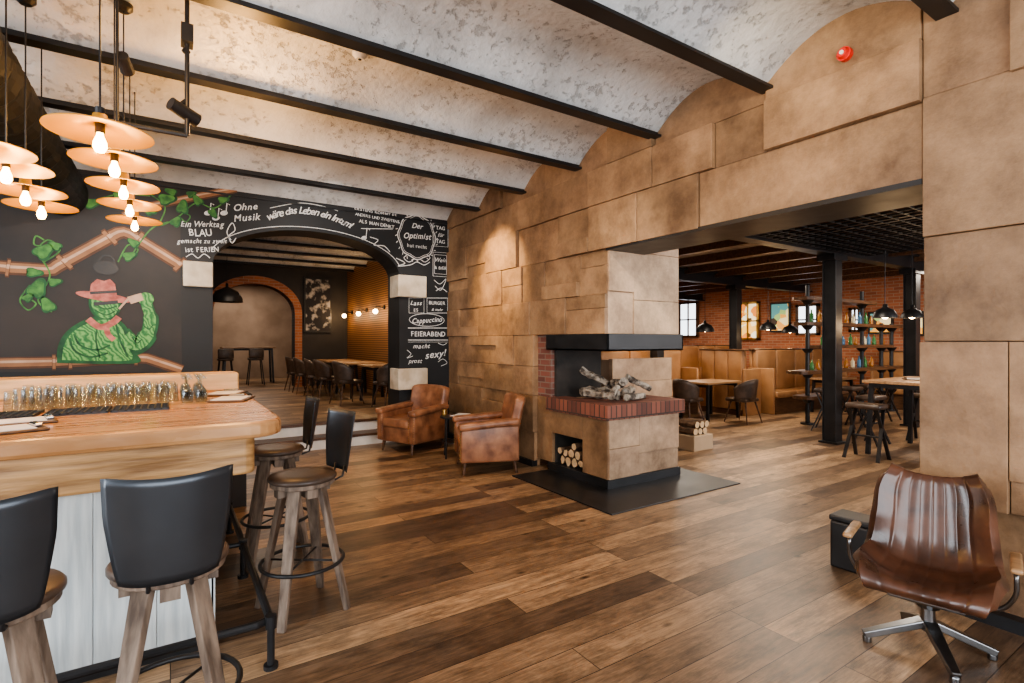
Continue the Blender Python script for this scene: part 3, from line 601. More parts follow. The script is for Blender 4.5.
# ------------------------------------------------------------ BAR
bar=thing('bar_counter','large bar with varnished oak top, rustic wood edge and whitewashed front boards','bar',(-1,3.9,0))
def barp(name,bm,m,**k): o=build(name,bm,m,bar,**k); o.location=-bar.location; return o
def rc(x0,x1,y0,y1,r,n=6):
    return [(x0,y0)]+[(x1-r+r*math.sin(a),y0+r-r*math.cos(a)) for a in [PI/2*i/n for i in range(n+1)]]+[(x1,y1),(x0,y1)]
bm=B(); prism(bm,rc(-2.6,.485,2.80,4.95,.16),'z',1.08,1.16); barp('countertop',bm,WOODTOP,bevel=.02)
bm=B(); prism(bm,rc(-2.6,.36,2.90,4.9,.06),'z',.89,1.08); barp('apron',bm,WOODEDGE,bevel=.012)
bm=B(); bx(bm,-2.6,.17,3.05,4.85,.1,.89); barp('body',bm,DARKPL)
bm=B()
x=.185
while x>-2.6: bx(bm,x-.238,x,3.03,3.05,.06,.895); x-=.24
y=3.03
while y<4.8: bx(bm,.17,.19,y,y+.238,.06,.895); y+=.24
barp('front_boards',bm,WHITEWOOD,bevel=.003)
bm=B(); bx(bm,-2.6,.18,3.06,4.84,0,.1); barp('kick_plinth',bm,BLACK)
bm=B(); tube(bm,[(-2.6,2.71,.22),(-1,2.71,.22),(.34,2.71,.22),(.385,2.73,.22),(.4,2.78,.22),(.4,3.5,.22),(.4,4.85,.22)],.019,10)
for p in ((.4,2.71),(-.75,2.71),(-1.9,2.71),(.4,3.85),(.4,4.8)):
    cyl(bm,(p[0],p[1],0),(p[0],p[1],.24),.017); cyl(bm,(p[0],p[1],0),(p[0],p[1],.02),.033); cyl(bm,(p[0],p[1],.19),(p[0],p[1],.25),.025)
for (a,b) in (((.4,3.85),(.19,3.85)),((-.75,2.71),(-.75,3.03)),((-1.9,2.71),(-1.9,3.03))): cyl(bm,(*a,.22),(*b,.22),.015)
barp('foot_rail',bm,BLACK,smooth=False)
bm=B(); bx(bm,-2.5,.46,4.72,5.02,1.161,1.30); tag(build('serving_ledge',bm,WOODPALE,bevel=.012),'pale thick oak ledge along the rear of the bar','ledge')
bm=B(); rbox(bm,(-.15,5.7,1.0),(1.6,.5,.12),.02,2); bx(bm,-.9,.6,5.5,5.9,0,.94); tag(build('back_counter',bm,DARKPL),'dark rear work counter behind the bar ledge','counter')
for i,(x,y) in enumerate(((-.72,3.72),(-.42,3.72),(-.14,3.72))):
    t=thing('bar_mat',('black slotted drip mat at left of the glasses','black slotted drip mat in the middle before the glasses','black slotted drip mat at the right before the glasses')[i],'bar mat',(x,y,1.16))
    bm=B(); bx(bm,-.135,.135,-.14,.14,0,.006)
    for k in range(9): bx(bm,-.13+k*.0325-.004,-.13+k*.0325+.004,-.14,.14,.006,.014)
    for k in range(9): bx(bm,-.135,.135,-.136+k*.034-.004,-.136+k*.034+.004,.006,.013)
    build('mat_grid',bm,BLACK,t)
bm=B(); lathe(bm,[(0,.115),(.024,.115),(.027,.108),(.033,0),(.031,0),(.025,.104),(0,.104)],seg=20); g0=build('tumbler_glass',bm,GLASS,smooth=True)
tag(g0,'clear straight tumbler standing upside down on the bar top','glass','tumblers standing upside down on the bar')
pos=[(-.74+i*.1+(j%2)*.045,3.93+j*.12) for j in range(5) for i in range(8)]
for i,(x,y) in enumerate(pos):
    o=g0 if i==0 else g0.copy()
    if i: COL.objects.link(o)
    o.location=(x+random.uniform(-.008,.008),y+random.uniform(-.008,.008),1.161)
w0=thing('stemmed_glass','clear stemmed glass standing upside down on the bar','glass',(0,0,0),0,'stemmed glasses upside down on the bar')
H=.155
bm=B(); lathe(bm,[(0,H),(.03,H),(.03,H-.004),(.005,H-.012),(.004,H-.06),(0,H-.062)],seg=14); build('stem',bm,GLASS,w0,smooth=True)
bm=B(); lathe(bm,[(.004,H-.06),(.026,H-.075),(.034,H-.10),(.031,0),(.0295,0),(.032,H-.10),(.024,H-.077),(0,H-.065)],seg=14); build('bowl',bm,GLASS,w0,smooth=True)
pw=[(.09+i*.078,3.92+j*.11) for j in range(6) for i in range(2)]
for i,(x,y) in enumerate(pw):
    if i==0: w0.location=(x,y,1.161)
    else: dup(w0,(x,y,1.161))
def menu(loc,rz,lab):
    t=thing('menu_board',lab,'menu',loc,rz)
    bm=B(); rbox(bm,(0,0,.007),(.22,.3,.012),.004,1); build('board',bm,DKWOOD,t)
    bm=B(); bx(bm,-.09,.09,-.135,.11,.013,.016); build('paper',bm,PAPER,t)
    bm=B(); rbox(bm,(0,.125,.022),(.1,.03,.016),.005,1); build('clip',bm,CHROME,t)
menu((-.62,3.08,1.16),-1.2,'wooden clipboard menu at the left near edge of bar'); menu((-.62,3.37,1.16),-1.35,'wooden clipboard menu behind the nearest one at left')
menu((.345,3.95,1.16),-.35,'wooden clipboard menu at right end of bar, nearer one'); menu((.345,4.4,1.16),-.35,'wooden clipboard menu at right end of bar, farther one')
# ------------------------------------------------------------ BAR STOOLS
def stool(lab,loc,rz):
    t=thing('bar_stool',lab,'bar stool',loc,rz,'metal backed bar stools')
    bm=B(); lathe(bm,[(0,.75),(.18,.75),(.188,.757),(.188,.77),(.178,.782),(.1,.788),(0,.788)],seg=32); build('seat',bm,BRNLEATHER,t,smooth=True)
    bm=B(); lathe(bm,[(0,.722),(.17,.722),(.176,.727),(.176,.752),(0,.752)],seg=32); bx(bm,-.15,.15,-.03,.03,.67,.725); bx(bm,-.03,.03,-.15,.15,.67,.725); build('seat_base',bm,GREYWOOD,t)
    for sx in (-1,1):
        for sy in (-1,1):
            bm=B(); plank(bm,(sx*.075,sy*.075,.72),(sx*.185,sy*.185,0),.075,.03,(sx,-sy,0),.042); build('leg',bm,GREYWOOD,t,bevel=.004)
    bm=B(); torus(bm,(0,0,.28),.225,.011); 
    for a in (0,1): 
        c=.225*.707; cyl(bm,(-c,-c if a else c,.28),(c,c if a else -c,.28),.006)
    build('foot_ring',bm,BLACK,t,smooth=True)
    bm=B(); nu,nv=20,12; g=[]
    for j in range(nv+1):
        h=j/nv; row=[]
        wf=.80+.20*min(1,(h*1.6))**.8
        for i in range(nu+1):
            v=i/nu*2-1; a=v*R(37)*wf; rr=.28+.02*h; z=.765+.355*h - .006*(abs(v)**10)*h + .014*v*v*h
            if h<.2: z+=.012*abs(v)**4*(1-h/.2)
            row.append(bm.verts.new((rr*math.sin(a),-rr*math.cos(a)+.04-.035*h,z)))
        g.append(row)
    for j in range(nv):
        for i in range(nu): bm.faces.new((g[j][i],g[j][i+1],g[j+1][i+1],g[j+1][i]))
    o=build('back_shell',bm,STOOLMETAL,t,smooth=True); s=o.modifiers.new('s','SOLIDIFY'); s.thickness=.003; s.offset=0
    for sx in (-.06,.06):
        bm=B(); tube(bm,[(sx,-.06,.727),(sx,-.17,.728),(sx,-.215,.742),(sx,-.228,.80)],.007,8); build('back_bracket',bm,BLACK,t,smooth=True)
    return t
s1=stool('nearest full-view bar stool with dark curved metal back at bar front',(-.0,2.27,0),0)
dup(s1,(-.47,2.22,0),R(4),'bar stool cut off by the left edge of the photo')
dup(s1,(.645,3.22,0),R(100),'bar stool at bar corner, nearer of two at the right end')
dup(s1,(.645,4.12,0),R(88),'bar stool at right end of bar, the farther of two')
# ------------------------------------------------------------ PENDANT LAMPS
def pendant(lab,loc,group,top=3.6):
    t=thing('pendant_lamp',lab,'pendant lamp',loc,0,group)
    bm=B(); lathe(bm,[(.195,0),(.193,.005),(.1,.026),(.03,.042),(.026,.08),(.022,.08),(.026,.038),(.1,.021),(.19,.0),(.195,0)],seg=40); build('shade',bm,COPPERIN,t,smooth=True)
    bm=B(); cyl(bm,(0,0,.0),(0,0,.11),.018); build('socket',bm,BLACK,t)
    bm=B(); lathe(bm,[(0,-.085),(.017,-.08),(.026,-.06),(.024,-.038),(.013,-.01),(.012,.0)],seg=14); build('bulb',bm,BULB,t,smooth=True)
    bm=B(); cyl(bm,(0,0,.1),(0,0,top-loc[2]),.004,seg=8); build('cord',bm,BLACK,t)
    bm=B(); lathe(bm,[(0,-.02),(.03,-.02),(.05,0),(.05,.03),(0,.03)],(0,0,top-loc[2]-.02)); build('ceiling_rose',bm,BLACK,t)
    light('lamp_light','POINT',(0,0,-.12),6,(1,.58,.2),.04,parent=t)
    return t
p1=pendant('nearest large saucer pendant in the right row over the bar',(-.255,2.87,2.45),'saucer pendants over the bar')
for y,z,l in ((3.5,2.51,'second saucer pendant from the front in the right row'),(4.15,2.54,'third saucer pendant from the front in the right row'),(4.75,2.55,'fourth saucer pendant from the front in the right row'),(5.4,2.56,'farthest saucer pendant in the right row over the bar')):
    dup(p1,(-.25,y,z),0,l)
for y,z,l in ((3.3,2.42,'saucer pendant at top left photo edge, nearest of left row'),(3.74,2.46,'second saucer pendant from the front in left row'),(4.18,2.44,'third saucer pendant from the front in left row'),(4.64,2.45,'farthest saucer pendant of the left row, seen whole')):
    dup(p1,(-.72,y,z),0,l)
# track light
t=thing('track_light','black hanging track with swivel spotlight above the bar','track light',(.08,3.53,3.6))
bm=B(); cyl(bm,(0,0,-.87),(0,0,.0),.012); tube(bm,[(0,0,-.87),(-.32,0,-.87)],.014); cyl(bm,(-.32,0,-.88),(-.32,0,0),.007); tube(bm,[(0,0,-.38),(-.01,.0,-.4)],.02); build('track',bm,BLACK,t)
bm=B(); cyl(bm,(.0,.02,-.66),(-.05,.0,-.72),.012); cyl(bm,(-.08,-.04,-.72),(.05,.04,-.76),.036,.04,20); build('spotlight_head',bm,BLACK,t)
bm=B(); cyl(bm,(-.3,0,-.5),(-.28,.1,-.54),.03,.035,16); build('spotlight_head',bm,BLACK,t)
bm=B(); bx(bm,-.03,.03,-.05,.05,-.35,-.25); build('driver_box',bm,BLACK,t)
# duct
bm=B(); pts=[]; n=110; prof=[]
for i in range(n): 
    pts.append((-1.02,1.2+i*(6.5/(n-1)),3.2)); prof.append((.222,.232,.25,.232)[i%4])
tube(bm,pts,prof,24); tag(build('ventilation_duct',bm,DUCTM),'thick black spiral ventilation duct running under the ceiling at left','duct')
def detector(x,y,lab):
    t=thing('smoke_detector',lab,'smoke detector',(x,y,3.735))
    bm=B(); lathe(bm,[(0,-.05),(.03,-.05),(.045,-.03),(.055,-.02),(.055,0),(0,0)]); build('detector_body',bm,WHITEP,t,smooth=False)
    bm=B(); lathe(bm,[(0,-.055),(.012,-.055),(.012,-.05),(0,-.05)]); build('sensor_tip',bm,BLACK,t)
detector(1.2,3.95,'white smoke detector on the nearer ceiling vault'); detector(1.22,6.15,'small white smoke detector on the farther ceiling vault')
ya,za=onX(846,55,3.79)
t=thing('fire_alarm','round red fire alarm sounder high on the clay wall','fire alarm',(3.80,ya,za))
bm=B(); cyl(bm,(0,0,0),(-.045,0,0),.045,seg=24); cyl(bm,(-.045,0,0),(-.07,0,0),.038,.028,seg=24); build('sounder',bm,REDP,t)
bm=B(); cyl(bm,(-.068,0,0),(-.076,0,0),.014,seg=12); build('beacon',bm,WHITEP,t)
# ------------------------------------------------------------ CLUB ARMCHAIRS
def club(lab,loc,rz):
    t=thing('armchair',lab,'armchair',loc,rz)
    bm=B(); rbox(bm,(0,0,.25),(.64,.66,.22),.02); build('seat_base',bm,TANLEATHER,t,smooth=True)
    bm=B(); rbox(bm,(0,.06,.41),(.5,.62,.13),.04,4); build('seat_cushion',bm,TANLEATHER,t,smooth=True)
    for s in (-1,1):
        bm=B()
        rbox(bm,(s*.32,.01,.36),(.11,.69,.42),.025,4); rbox(bm,(s*.33,.02,.585),(.145,.72,.085),.035,4,rot=(-.08,0,0)); o=build('armrest',bm,TANLEATHER,t,smooth=True)
        bm=B(); 
        for k in range(12): sph(bm,(s*.32+.05,.357,.18+k*.032),.005,seg=6); sph(bm,(s*.32-.05,.357,.18+k*.032),.005,seg=6)
        build('nail_heads',bm,BRASS,o)
    bm=B(); nu,nv=20,12; g=[]
    for j in range(nv+1):
        h=j/nv; row=[]
        for i in range(nu+1):
            v=i/nu*2-1; w=.34+.01*math.sin(h*PI/2)
            z=.30+.60*h-.035*(abs(v)**5)*h; y=-.28-.13*h+.07*abs(v)**3
            row.append(bm.verts.new((w*v,y,z)))
        g.append(row)
    for j in range(nv):
        for i in range(nu): bm.faces.new((g[j][i],g[j][i+1],g[j+1][i+1],g[j+1][i]))
    o=build('backrest',bm,TANLEATHER,t,smooth=True); m=o.modifiers.new('s','SOLIDIFY'); m.thickness=.12; m.offset=0; b=o.modifiers.new('b','BEVEL'); b.width=.035; b.segments=4; b.angle_limit=R(50)
    for sx in (-.28,.28):
        for sy in (-.29,.29):
            bm=B(); cyl(bm,(sx,sy,.16),(sx*1.05,sy*1.08,0),.026,.016,12); build('leg',bm,DKWOOD,t)
    return t
c2=club('worn cognac leather club armchair nearest the fireplace',(3.24,5.55,0),R(69))
dup(c2,(2.94,7.12,0),R(112),'cognac leather club armchair in the corner by the chalkboard pier')
t=thing('side_table','small black metal side table between the leather armchairs','side table',(3.20,6.33,0))
bm=B(); cyl(bm,(0,0,.53),(0,0,.55),.19,seg=32); build('table_top',bm,BLACK,t)
for k in range(4):
    a=k*PI/2+.4; bm=B(); cyl(bm,(.15*math.cos(a),.15*math.sin(a),.53),(.17*math.cos(a),.17*math.sin(a),0),.012); build('leg',bm,BLACK,t)
bm=B(); cyl(bm,(0,0,.2),(0,0,.215),.165,seg=32); build('lower_shelf',bm,BLACK,t)
t=thing('magazine','open magazine lying on the black side table','magazine',(3.26,6.27,.55),.6); bm=B(); rbox(bm,(-.07,0,.012),(.13,.18,.012),.004,1,rot=(0,.05,0)); rbox(bm,(.07,0,.012),(.13,.18,.012),.004,1,rot=(0,-.05,0)); build('pages',bm,PAPER,t)
t=thing('table_candle','short dark candle holder on the black side table','candle',(3.10,6.43,.55)); bm=B(); lathe(bm,[(0,0),(.03,0),(.035,.02),(.03,.08),(.026,.08),(.026,.03),(0,.03)]); build('holder',bm,BRASS,t); bm=B(); cyl(bm,(0,0,.03),(0,0,.07),.018); build('wax',bm,PAPER,t)
# ------------------------------------------------------------ SWIVEL LOUNGE CHAIR
def lounge(loc,rz):
    t=thing('lounge_chair','dark brown channel-stitched leather swivel lounge chair at right foreground','lounge chair',loc,rz)
    K=.93
    prof=[Vector(p)*K for p in spl([(.28,.37),(.30,.405),(.26,.432),(.1,.41),(-.06,.40),(-.16,.425),(-.22,.51),(-.25,.63),(-.275,.75),(-.295,.85),(-.315,.885),(-.34,.87)],5)]
    n=len(prof); L=[0]
    for a,b in zip(prof,prof[1:]): L.append(L[-1]+(b-a).length)
    bm=B(); nu=96; rows=[]
    for j,p in enumerate(prof):
        s=L[j]/L[-1]; a=prof[max(0,j-1)]; b=prof[min(n-1,j+1)]; tg=(b-a).normalized(); nm=Vector((tg.y,-tg.x))
        if s<.3: hw=.245+.045*math.sin(s/.3*PI/2)
        else: hw=.29-.045*min(1,(s-.3)/.45)
        if s>.82: hw-=.075*((s-.82)/.18)**2.4
        if s<.08: hw-=.04*(1-s/.08)**2
        hw*=.93
        curl=.085 if s>.14 else .085*s/.14
        if s>.72: curl*=1-.6*(s-.72)/.28
        row=[]
        for i in range(nu+1):
            v=i/nu*2-1; e=abs(v)**2.4
            if abs(v)<.66: rip=.005*abs(math.sin(v/.66*PI*3))**.5
            else: rip=.010*min(1,(abs(v)-.66)/.06)
            if s<.08 or s>.95: rip*=.4
            rip-=.008*math.exp(-((s-.47)/.010)**2)*(1 if abs(v)<.66 else 0)
            q=p+nm*(e*curl+rip)
            row.append(bm.verts.new((hw*v,q.x,q.y)))
        rows.append(row)
    for a,b in zip(rows,rows[1:]):
        for i in range(nu): bm.faces.new((a[i],a[i+1],b[i+1],b[i]))
    o=build('leather_shell',bm,DKLEATHER,t,smooth=True); m=o.modifiers.new('s','SOLIDIFY'); m.thickness=.05; m.offset=-1
    bv=o.modifiers.new('b','BEVEL'); bv.width=.018; bv.segments=3; bv.angle_limit=R(60)
    bm=B(); rbox(bm,(0,-.02,.295),(.3,.32,.03),.01,2); cyl(bm,(0,-.02,.10),(0,-.02,.30),.03); cyl(bm,(0,-.02,.22),(0,-.02,.30),.05,.09); build('pedestal',bm,DKMETAL,t,smooth=False)
    for k in range(4):
        a=k*PI/2+.45; c,s=math.cos(a),math.sin(a)
        bm=B(); plank(bm,(.02*c,-.02+.02*s,.14),(.28*c,-.02+.28*s,.035),.065,.035,(-s,c,0),.04); cyl(bm,(.265*c,-.02+.265*s,0),(.265*c,-.02+.265*s,.03),.02); build('foot',bm,DKMETAL,t,bevel=.005)
    for s in (-1,1):
        bm=B(); tube(bm,spl([(s*.14,.0,.295),(s*.26,.02,.31),(s*.315,.06,.40),(s*.32,.08,.50)],5)+[(s*.32,-.10,.52)],.010,8); a=build('arm_frame',bm,DKMETAL,t,smooth=True)
        bm=B(); rbox(bm,(s*.32,.0,.535),(.045,.27,.027),.012,3); build('arm_pad',bm,TABLEWOOD,a,smooth=True)
lounge((3.17,1.06,0),R(104))
t=thing('travel_trunk','small black trunk standing beside the clay wall pier','trunk',(3.92,1.72,0),.05)
bm=B(); rbox(bm,(0,0,.16),(.2,.24,.32),.015,2); build('trunk_body',bm,BLACK,t)
bm=B(); rbox(bm,(0,0,.34),(.21,.25,.04),.012,2); build('lid',bm,BLACK,t)
# ------------------------------------------------------------ BACK ROOM FURNITURE
FZ=.34
def shellchair(lab,loc,rz,group):
    t=thing('dining_chair',lab,'chair',loc,rz,group)
    bm=B(); rbox(bm,(0,.02,.44),(.46,.44,.07),.03,3); build('seat',bm,BRNLEATHER,t,smooth=True)
    bm=B(); nu,nv=16,5; g=[]
    for j in range(nv+1):
        h=j/nv; row=[]
        for i in range(nu+1):
            a=(i/nu*2-1)*R(95); hh=.4-.17*(abs(i/nu*2-1)**2)
            row.append(bm.verts.new(((.23+.03*h)*math.sin(a),-(.2+.06*h)*math.cos(a)-.0,.44+hh*h)))
        g.append(row)
    for j in range(nv):
        for i in range(nu): bm.faces.new((g[j][i],g[j][i+1],g[j+1][i+1],g[j+1][i]))
    o=build('backrest',bm,BRNLEATHER,t,smooth=True); s=o.modifiers.new('s','SOLIDIFY'); s.thickness=.03; s.offset=0
    for sx in (-1,1):
        for sy in (-1,1):
            bm=B(); cyl(bm,(sx*.15,sy*.15,.42),(sx*.24,sy*.24,0),.018,.011,10); build('leg',bm,DKWOOD,t)
    return t
def table4(lab,loc,rz,sx,sy,h,name='dining_table',cat='table'):
    t=thing(name,lab,cat,loc,rz)
    bm=B(); rbox(bm,(0,0,h-.02),(sx,sy,.04),.006,2); build('table_top',bm,TABLEWOOD,t)
    for a in (-1,1):
        for b in (-1,1):
            bm=B(); plank(bm,(a*(sx/2-.1),b*(sy/2-.08),h-.04),(a*(sx/2-.06),b*(sy/2-.05),0),.05,.05); build('leg',bm,BLACK,t)
    bm=B(); bx(bm,-sx/2+.08,sx/2-.08,-.02,.02,h-.1,h-.04); 
    for a in (-1,1): bx(bm,a*(sx/2-.09)-.02,a*(sx/2-.09)+.02,-sy/2+.08,sy/2-.08,h-.1,h-.04)
    build('frame',bm,BLACK,t); return t
G='brown shell chairs in the raised room'
ch=shellchair('brown shell chair nearest in the raised room, beside first table',(2.86,10.25,FZ),R(-80),G)
for x,y,a,l in ((3.4,9.35,10,'brown shell chair with its back to the arch pier, raised room'),(2.75,11.35,-85,'second brown shell chair along the raised room tables'),(2.72,12.1,-95,'third brown shell chair along the raised room tables'),(2.66,13.0,-90,'fourth brown shell chair along the raised room tables'),(2.62,13.75,-88,'farthest brown shell chair in the raised room')):
    dup(ch,(x,y,FZ),R(a),l)
table4('oak table nearest the arch in the raised room',(3.6,10.25,FZ),0,.8,.9,.75)
table4('middle oak table in the raised room by slatted wall',(3.55,11.75,FZ),0,.8,1.3,.75)
table4('farthest oak table in the raised room by slatted wall',(3.5,13.4,FZ),0,.8,1.3,.75)
for i,y in enumerate((9.6,10.9,12.2,13.5)):
    t=thing('wall_sconce',('nearest glowing wall bulb on slatted wall','second glowing wall bulb on slatted wall','third glowing wall bulb on slatted wall','farthest glowing wall bulb on slatted wall')[i],'wall lamp',(4.2,y+1,2.35))
    bm=B(); cyl(bm,(0,0,0),(-.03,0,0),.05); tube(bm,[(-.02,0,0),(-.2,0,.02),(-.22,0,-.05)],.01); build('arm',bm,BLACK,t)
    bm=B(); sph(bm,(-.22,0,-.1),.055); build('bulb',bm,BULBW,t,smooth=True)
    light('sconce_light','POINT',(-.3,0,-.1),14,(1,.64,.34),.06,parent=t)
def dome(lab,loc,r,top,m=BLACK,grp='black dome pendants'):
    t=thing('dome_lamp',lab,'pendant lamp',loc,0,grp)
    bm=B(); lathe(bm,[(r,0),(r*.97,r*.3),(r*.7,r*.75),(r*.3,r*.95),(.03,r*1.05),(.03,r*1.3),(.02,r*1.3),(.025,r*1.0),(r*.28,r*.9),(r*.66,r*.7),(r*.93,r*.28),(r*.97,0),(r,0)],seg=28); build('shade',bm,m,t,smooth=True)
    bm=B(); sph(bm,(0,0,r*.2),.045); build('bulb',bm,BULBW,t,smooth=True)
    bm=B(); cyl(bm,(0,0,r*1.2),(0,0,top-loc[2]),.006,seg=8); build('cord',bm,BLACK,t)
    return t
X,z=onY(227,302,13.8); dome('large black dome pendant seen through the chalkboard arch',(X,13.8,z),.33,3.66)
X,z=onY(318,305,14.95)
t=thing('framed_picture','pale framed line drawing on dark wall in raised room','picture',(X,14.97,z))
bm=B(); bx(bm,-.36,.36,-.03,.02,-.75,.75); build('picture_frame',bm,BLACK,t)
bm=B(); bx(bm,-.32,.32,-.036,-.03,-.7,.7); build('drawing',bm,mat('sketch_ink',(.42,.4,.38),(.02,.02,.025),scale=5,rough=.8,lo=.5,hi=.62),t)
bt=table4('high table beyond the far brick arch',(1.9,17.0,FZ),0,1.4,.6,1.05,'high_table')
for i,(x,y) in enumerate(((1.25,16.2),(2.0,16.25))):
    t=thing('high_chair',('left high chair at the table beyond the brick arch','right high chair at the table beyond the brick arch')[i],'bar stool',(x,y,FZ))
    bm=B(); rbox(bm,(0,0,.72),(.38,.38,.07),.03,2); build('seat',bm,BRNLEATHER,t,smooth=True)
    bm=B(); rbox(bm,(0,-.19,.88),(.38,.05,.26),.02,2); build('backrest',bm,BRNLEATHER,t,smooth=True)
    for sx in (-.17,.17):
        for sy in (-.17,.17): bm=B(); cyl(bm,(sx*.8,sy*.8,.69),(sx*1.2,sy*1.2,0),.014); build('leg',bm,BLACK,t)
# ------------------------------------------------------------ RIGHT ROOM FURNITURE
def banq(lab,loc,rz,L,H=1.3):
    t=thing('banquette',lab,'bench',loc,rz,'camel leather banquettes')
    bm=B(); bx(bm,-L/2,L/2,-.3,.25,0,.34); build('base',bm,DKWOOD,t)
    n=max(1,round(L/.7)); 
    for i in range(n):
        w=L/n; c=-L/2+w*(i+.5)
        bm=B(); rbox(bm,(c,.03,.41),(w-.01,.52,.13),.03,2); build('seat_cushion',bm,BENCHLEATHER,t,smooth=True)
        bm=B(); rbox(bm,(c,-.24,(H+.46)/2),(w-.012,.12,H-.46),.035,2); build('back_cushion',bm,BENCHLEATHER,t,smooth=True)
    for s in (-1,1):
        bm=B(); rbox(bm,(s*(L/2+.03),-.06,H*.36),(.06,.6,H*.72),.02,2); build('end_panel',bm,BENCHLEATHER,t,smooth=True)
    bm=B(); m=max(2,round(L/.35))
    for i in range(m): rbox(bm,(-L/2+L/m*(i+.5),-.335,(H+.12)/2),(L/m-.006,.07,H-.12),.02,2)
    build('back_panel',bm,BENCHLEATHER,t,smooth=True)
    bm=B(); bx(bm,-L/2,L/2,-.36,-.28,0,.12); build('skirting',bm,DKWOOD,t)
    bm=B(); rbox(bm,(0,-.29,H+.01),(L+.1,.18,.04),.01,1); build('top_rail',bm,DKWOOD,t)
    return t
banq('long camel leather banquette left of the black column',(12.3,6.5,0),R(180),3.1,1.36)
banq('camel leather booth bench just beyond the fireplace opening',(8.35,7.55,0),R(180),2.4,1.36)
banq('camel leather booth bench end-on between table and pipe rack',(10.3,7.0,0),R(-90),1.0,1.36)
banq('short camel banquette right of the long one, beyond the column',(14.1,4.9,0),R(90),1.6,1.3)
banq('camel leather banquette in the middle row of right room',(11.2,9.2,0),R(180),5.2,1.42)
banq('camel leather banquette in the farthest row of the right room',(11.0,11.7,0),R(180),4.6,1.5)
banq('camel banquette along the far brick wall, right part',(14.1,2.6,0),R(90),2.4,1.3)
table4('dining table by the booth bench in right room',(9.2,6.75,0),0,1.1,.75,.75)
table4('dining table along the middle row banquette in right room',(11.9,8.3,0),0,1.1,.7,.75)
table4('dining table in front of the long banquette',(12.3,5.85,0),0,1.0,.55,.75)
G2='brown shell chairs in the right room'
for x,y,a,l in ((8.3,6.6,-85,'brown shell chair left of the booth table in right room'),(9.2,6.0,0,'brown shell chair in front of the booth table in right room')):
    dup(ch,(x,y,0),R(a),l,G2)
# shelf rack
t=thing('shelf_rack','wide tall black steel pipe rack with tiered shelves around the column','shelf',(11.25,5.2,0))
for z,x0,x1 in ((.48,-1.5,.3),(.95,-1.7,2.5),(1.42,-1.0,2.0),(1.85,-1.5,2.5),(2.32,-1.5,1.2)):
    bm=B(); prism(bm,[(x0,-.12),(x0+.08,-.2),(x1-.08,-.2),(x1,-.12),(x1,.12),(x1-.08,.2),(x0+.08,.2),(x0,.12)],'z',z,z+.06); build('shelf_board',bm,DKWOOD,t)
for x in (-1.25,-.35,.9,1.8,2.3):
    bm=B(); cyl(bm,(x,0,0),(x,0,2.6 if x<1 else 1.95),.038); cyl(bm,(x,0,0),(x,0,.03),.12)
    for z in (.48,.95,1.42,1.85,2.32): 
        if z<1.9 or x<1: cyl(bm,(x,0,z-.08),(x,0,z),.05,.11)
    build('pipe_post',bm,BLACK,t)
cols=[mat('bottle_%s'%n,c,rough=.2) for n,c in (('green',(.05,.2,.06)),('amber',(.4,.16,.03)),('cream',(.7,.6,.4)),('blue',(.08,.2,.35)))]
for z,zn,x0 in ((1.011,'lower',-1.1),(1.481,'middle',-.7),(1.911,'upper',-1.1)):
    for i in range(10):
        x=11.25+x0+i*.27+random.uniform(-.03,.03)
        if min(abs(x-11.25-p) for p in (-1.25,-.35,.9,1.8,2.3))<.08: x+=.12
        bm=B(); h=random.uniform(.18,.26); lathe(bm,[(0,0),(.035,0),(.038,.02),(.038,h*.6),(.014,h*.78),(.013,h),(0,h)],seg=12)
        o=build('bottle',bm,cols[i%4],smooth=True); o.location=(x,5.2,z); tag(o,'small bottle on the %s shelf of black pipe rack'%zn,'bottle','bottles on the %s shelf of the rack'%zn)
table4('high oak table on black frame right of the black column',(8.75,3.05,0),0,1.5,.75,1.02,'high_table')
table4('high oak table farther back, left of the second column',(10.9,3.1,0),0,1.4,.75,1.02,'high_table')
def saddle(lab,x,y,a,h=.7):
    t=thing('backless_stool',lab,'bar stool',(x,y,0),a,'backless dark leather stools in the right room')
    bm=B(); rbox(bm,(0,0,h),(.42,.28,.07),.03,3); build('seat',bm,BRNLEATHER,t,smooth=True)
    for sx in (-1,1):
        for q in (-1,1):
            bm=B(); plank(bm,(sx*.16,q*-.1,h-.03),(sx*.2,q*.17,0),.04,.02); build('cross_leg',bm,BLACK,t)
    bm=B(); cyl(bm,(-.19,0,.3),(.19,0,.3),.014); build('stretcher',bm,BLACK,t)
for l,x,y,a in (('backless dark leather stool at left front of high table',8.35,2.4,0),('backless dark leather stool at left end of high table',7.72,3.25,R(90)),('backless dark leather stool at right front of high table',9.0,2.42,0),('backless dark leather stool behind the high table',8.9,3.68,0),
    ('backless dark leather stool standing left of the black column',9.6,4.7,.3),('backless dark leather stool right of the black column, by the rack',10.3,4.6,0),('third backless dark leather stool along the pipe rack',11.0,4.65,0),('fourth backless dark leather stool along the pipe rack',11.9,4.65,0),('backless dark leather stool at the farther high table',10.6,2.45,0),('backless dark leather stool between the two high tables',9.85,3.3,R(90))):
    saddle(l,x,y,a)
menu((8.6,3.0,1.02),.5,'clipboard menu lying on high table in right room')
for i,(px,py,d,r) in enumerate(((885,318,7.4,.15),(912,318,8.2,.15),(705,332,13,.22),(768,330,12,.18),(655,330,10.5,.18),(790,333,13.5,.2))):
    u=(px-512)/FPX; x=d*(SN+CS*u); y=d*(CS-SN*u); z=CH-d*(py-341.5)/FPX
    dome(['black dome pendant nearest above the high table','black dome pendant behind, beside the clay pier edge','black dome pendant over the left dining table in right room','black dome pendant left of the shelf rack','black dome pendant near the fireplace in right room','black dome pendant above the long banquette'][i],(x,y,z),r,3.1)
    light('dome_light','POINT',(x,y,z-.1),14,(1,.68,.38),.06)
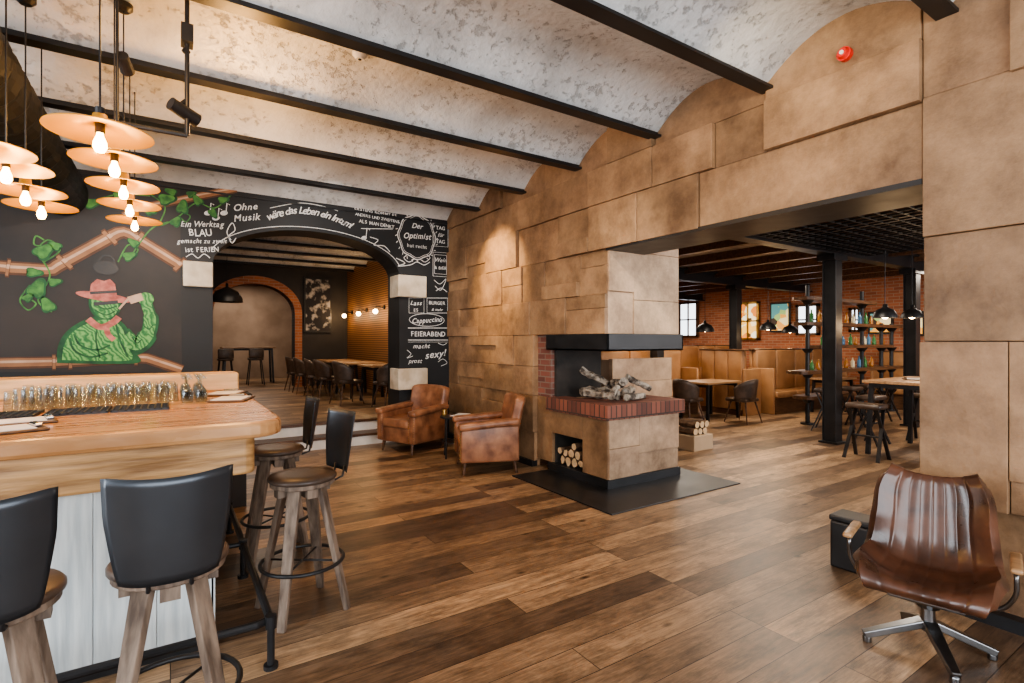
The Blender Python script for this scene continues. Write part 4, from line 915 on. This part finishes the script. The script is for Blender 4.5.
# ------------------------------------------------------------ LIGHT
w=bpy.data.worlds.new('w'); bpy.context.scene.world=w; w.use_nodes=True
bg=w.node_tree.nodes['Background']; bg.inputs[0].default_value=(.88,.94,1,1); bg.inputs[1].default_value=2.0
light('window_daylight','AREA',(-.2,-3.3,1.9),340,(.9,.95,1),(7.0,2.6),(R(90),0,0))
light('side_daylight','AREA',(-4.05,2.2,1.9),560,(.88,.94,1),(9,2.2),(0,R(-90),0))
light('bar_glow','POINT',(.45,4.5,3.02),70,(1,.52,.17),.12)
light('bar_glow','POINT',(-.1,3.1,3.05),16,(1,.54,.18),.12)
def spot(loc,tgt,e,ang=60,col=(1,.7,.36)):
    d=Vector(tgt)-Vector(loc); o=light('spot','SPOT',loc,e,col,.04); o.data.spot_size=R(ang); o.data.spot_blend=.8; o.rotation_euler=d.to_track_quat('-Z','Y').to_euler()
spot((2.75,6.0,3.3),(3.83,6.15,2.45),360,62); spot((2.6,3.0,3.35),(4.2,4.3,1.6),110,60,(1,.9,.76)); spot((1.6,6.2,3.3),(1.9,7.75,2.7),45,100,(1,.95,.88)); spot((-.2,6.0,3.2),(-.6,7.75,2.0),100,95,(1,.92,.85)); spot((3.0,6.4,3.3),(3.3,7.75,1.8),65,70,(1,.92,.85))
spot((2.4,5.0,3.35),(2.9,6.2,0),100,70,(1,.88,.74))
spot((2.6,1.6,3.35),(3.83,2.1,3.2),35,90,(1,.78,.5))
for x,y in ((6.5,3.5),(9.8,6.2),(12.2,3.6),(7.5,9.5),(12.2,9.8)):
    light('right_room_fill','AREA',(x,y,2.84),78,(1,.87,.72),1.2)  # added fill lights under the ceiling to brighten the right room, no fixtures
light('right_front_area','AREA',(9,-1.9,1.8),300,(.93,.96,1),(8,2),(R(90),0,0))  # unseen area light before the solid front wall, aimed into the right room
light('raised_room_fill','AREA',(1.5,11.5,3.4),50,(1,.82,.64),1.6); light('end_room_fill','AREA',(1.8,17.6,3.4),60,(1,.87,.75),1.5)  # unseen overhead fills added so the raised and end rooms aren't dark
try: bpy.context.scene.view_settings.look='AgX - Medium High Contrast'
except Exception: pass
cam=bpy.data.cameras.new('camera'); co=bpy.data.objects.new('camera',cam); COL.objects.link(co); co.location=(0,0,CH); co.rotation_euler=(PI/2,0,-TH)
cam.sensor_width=36; cam.lens=FPX/1024*36; cam.clip_start=.05; bpy.context.scene.camera=co
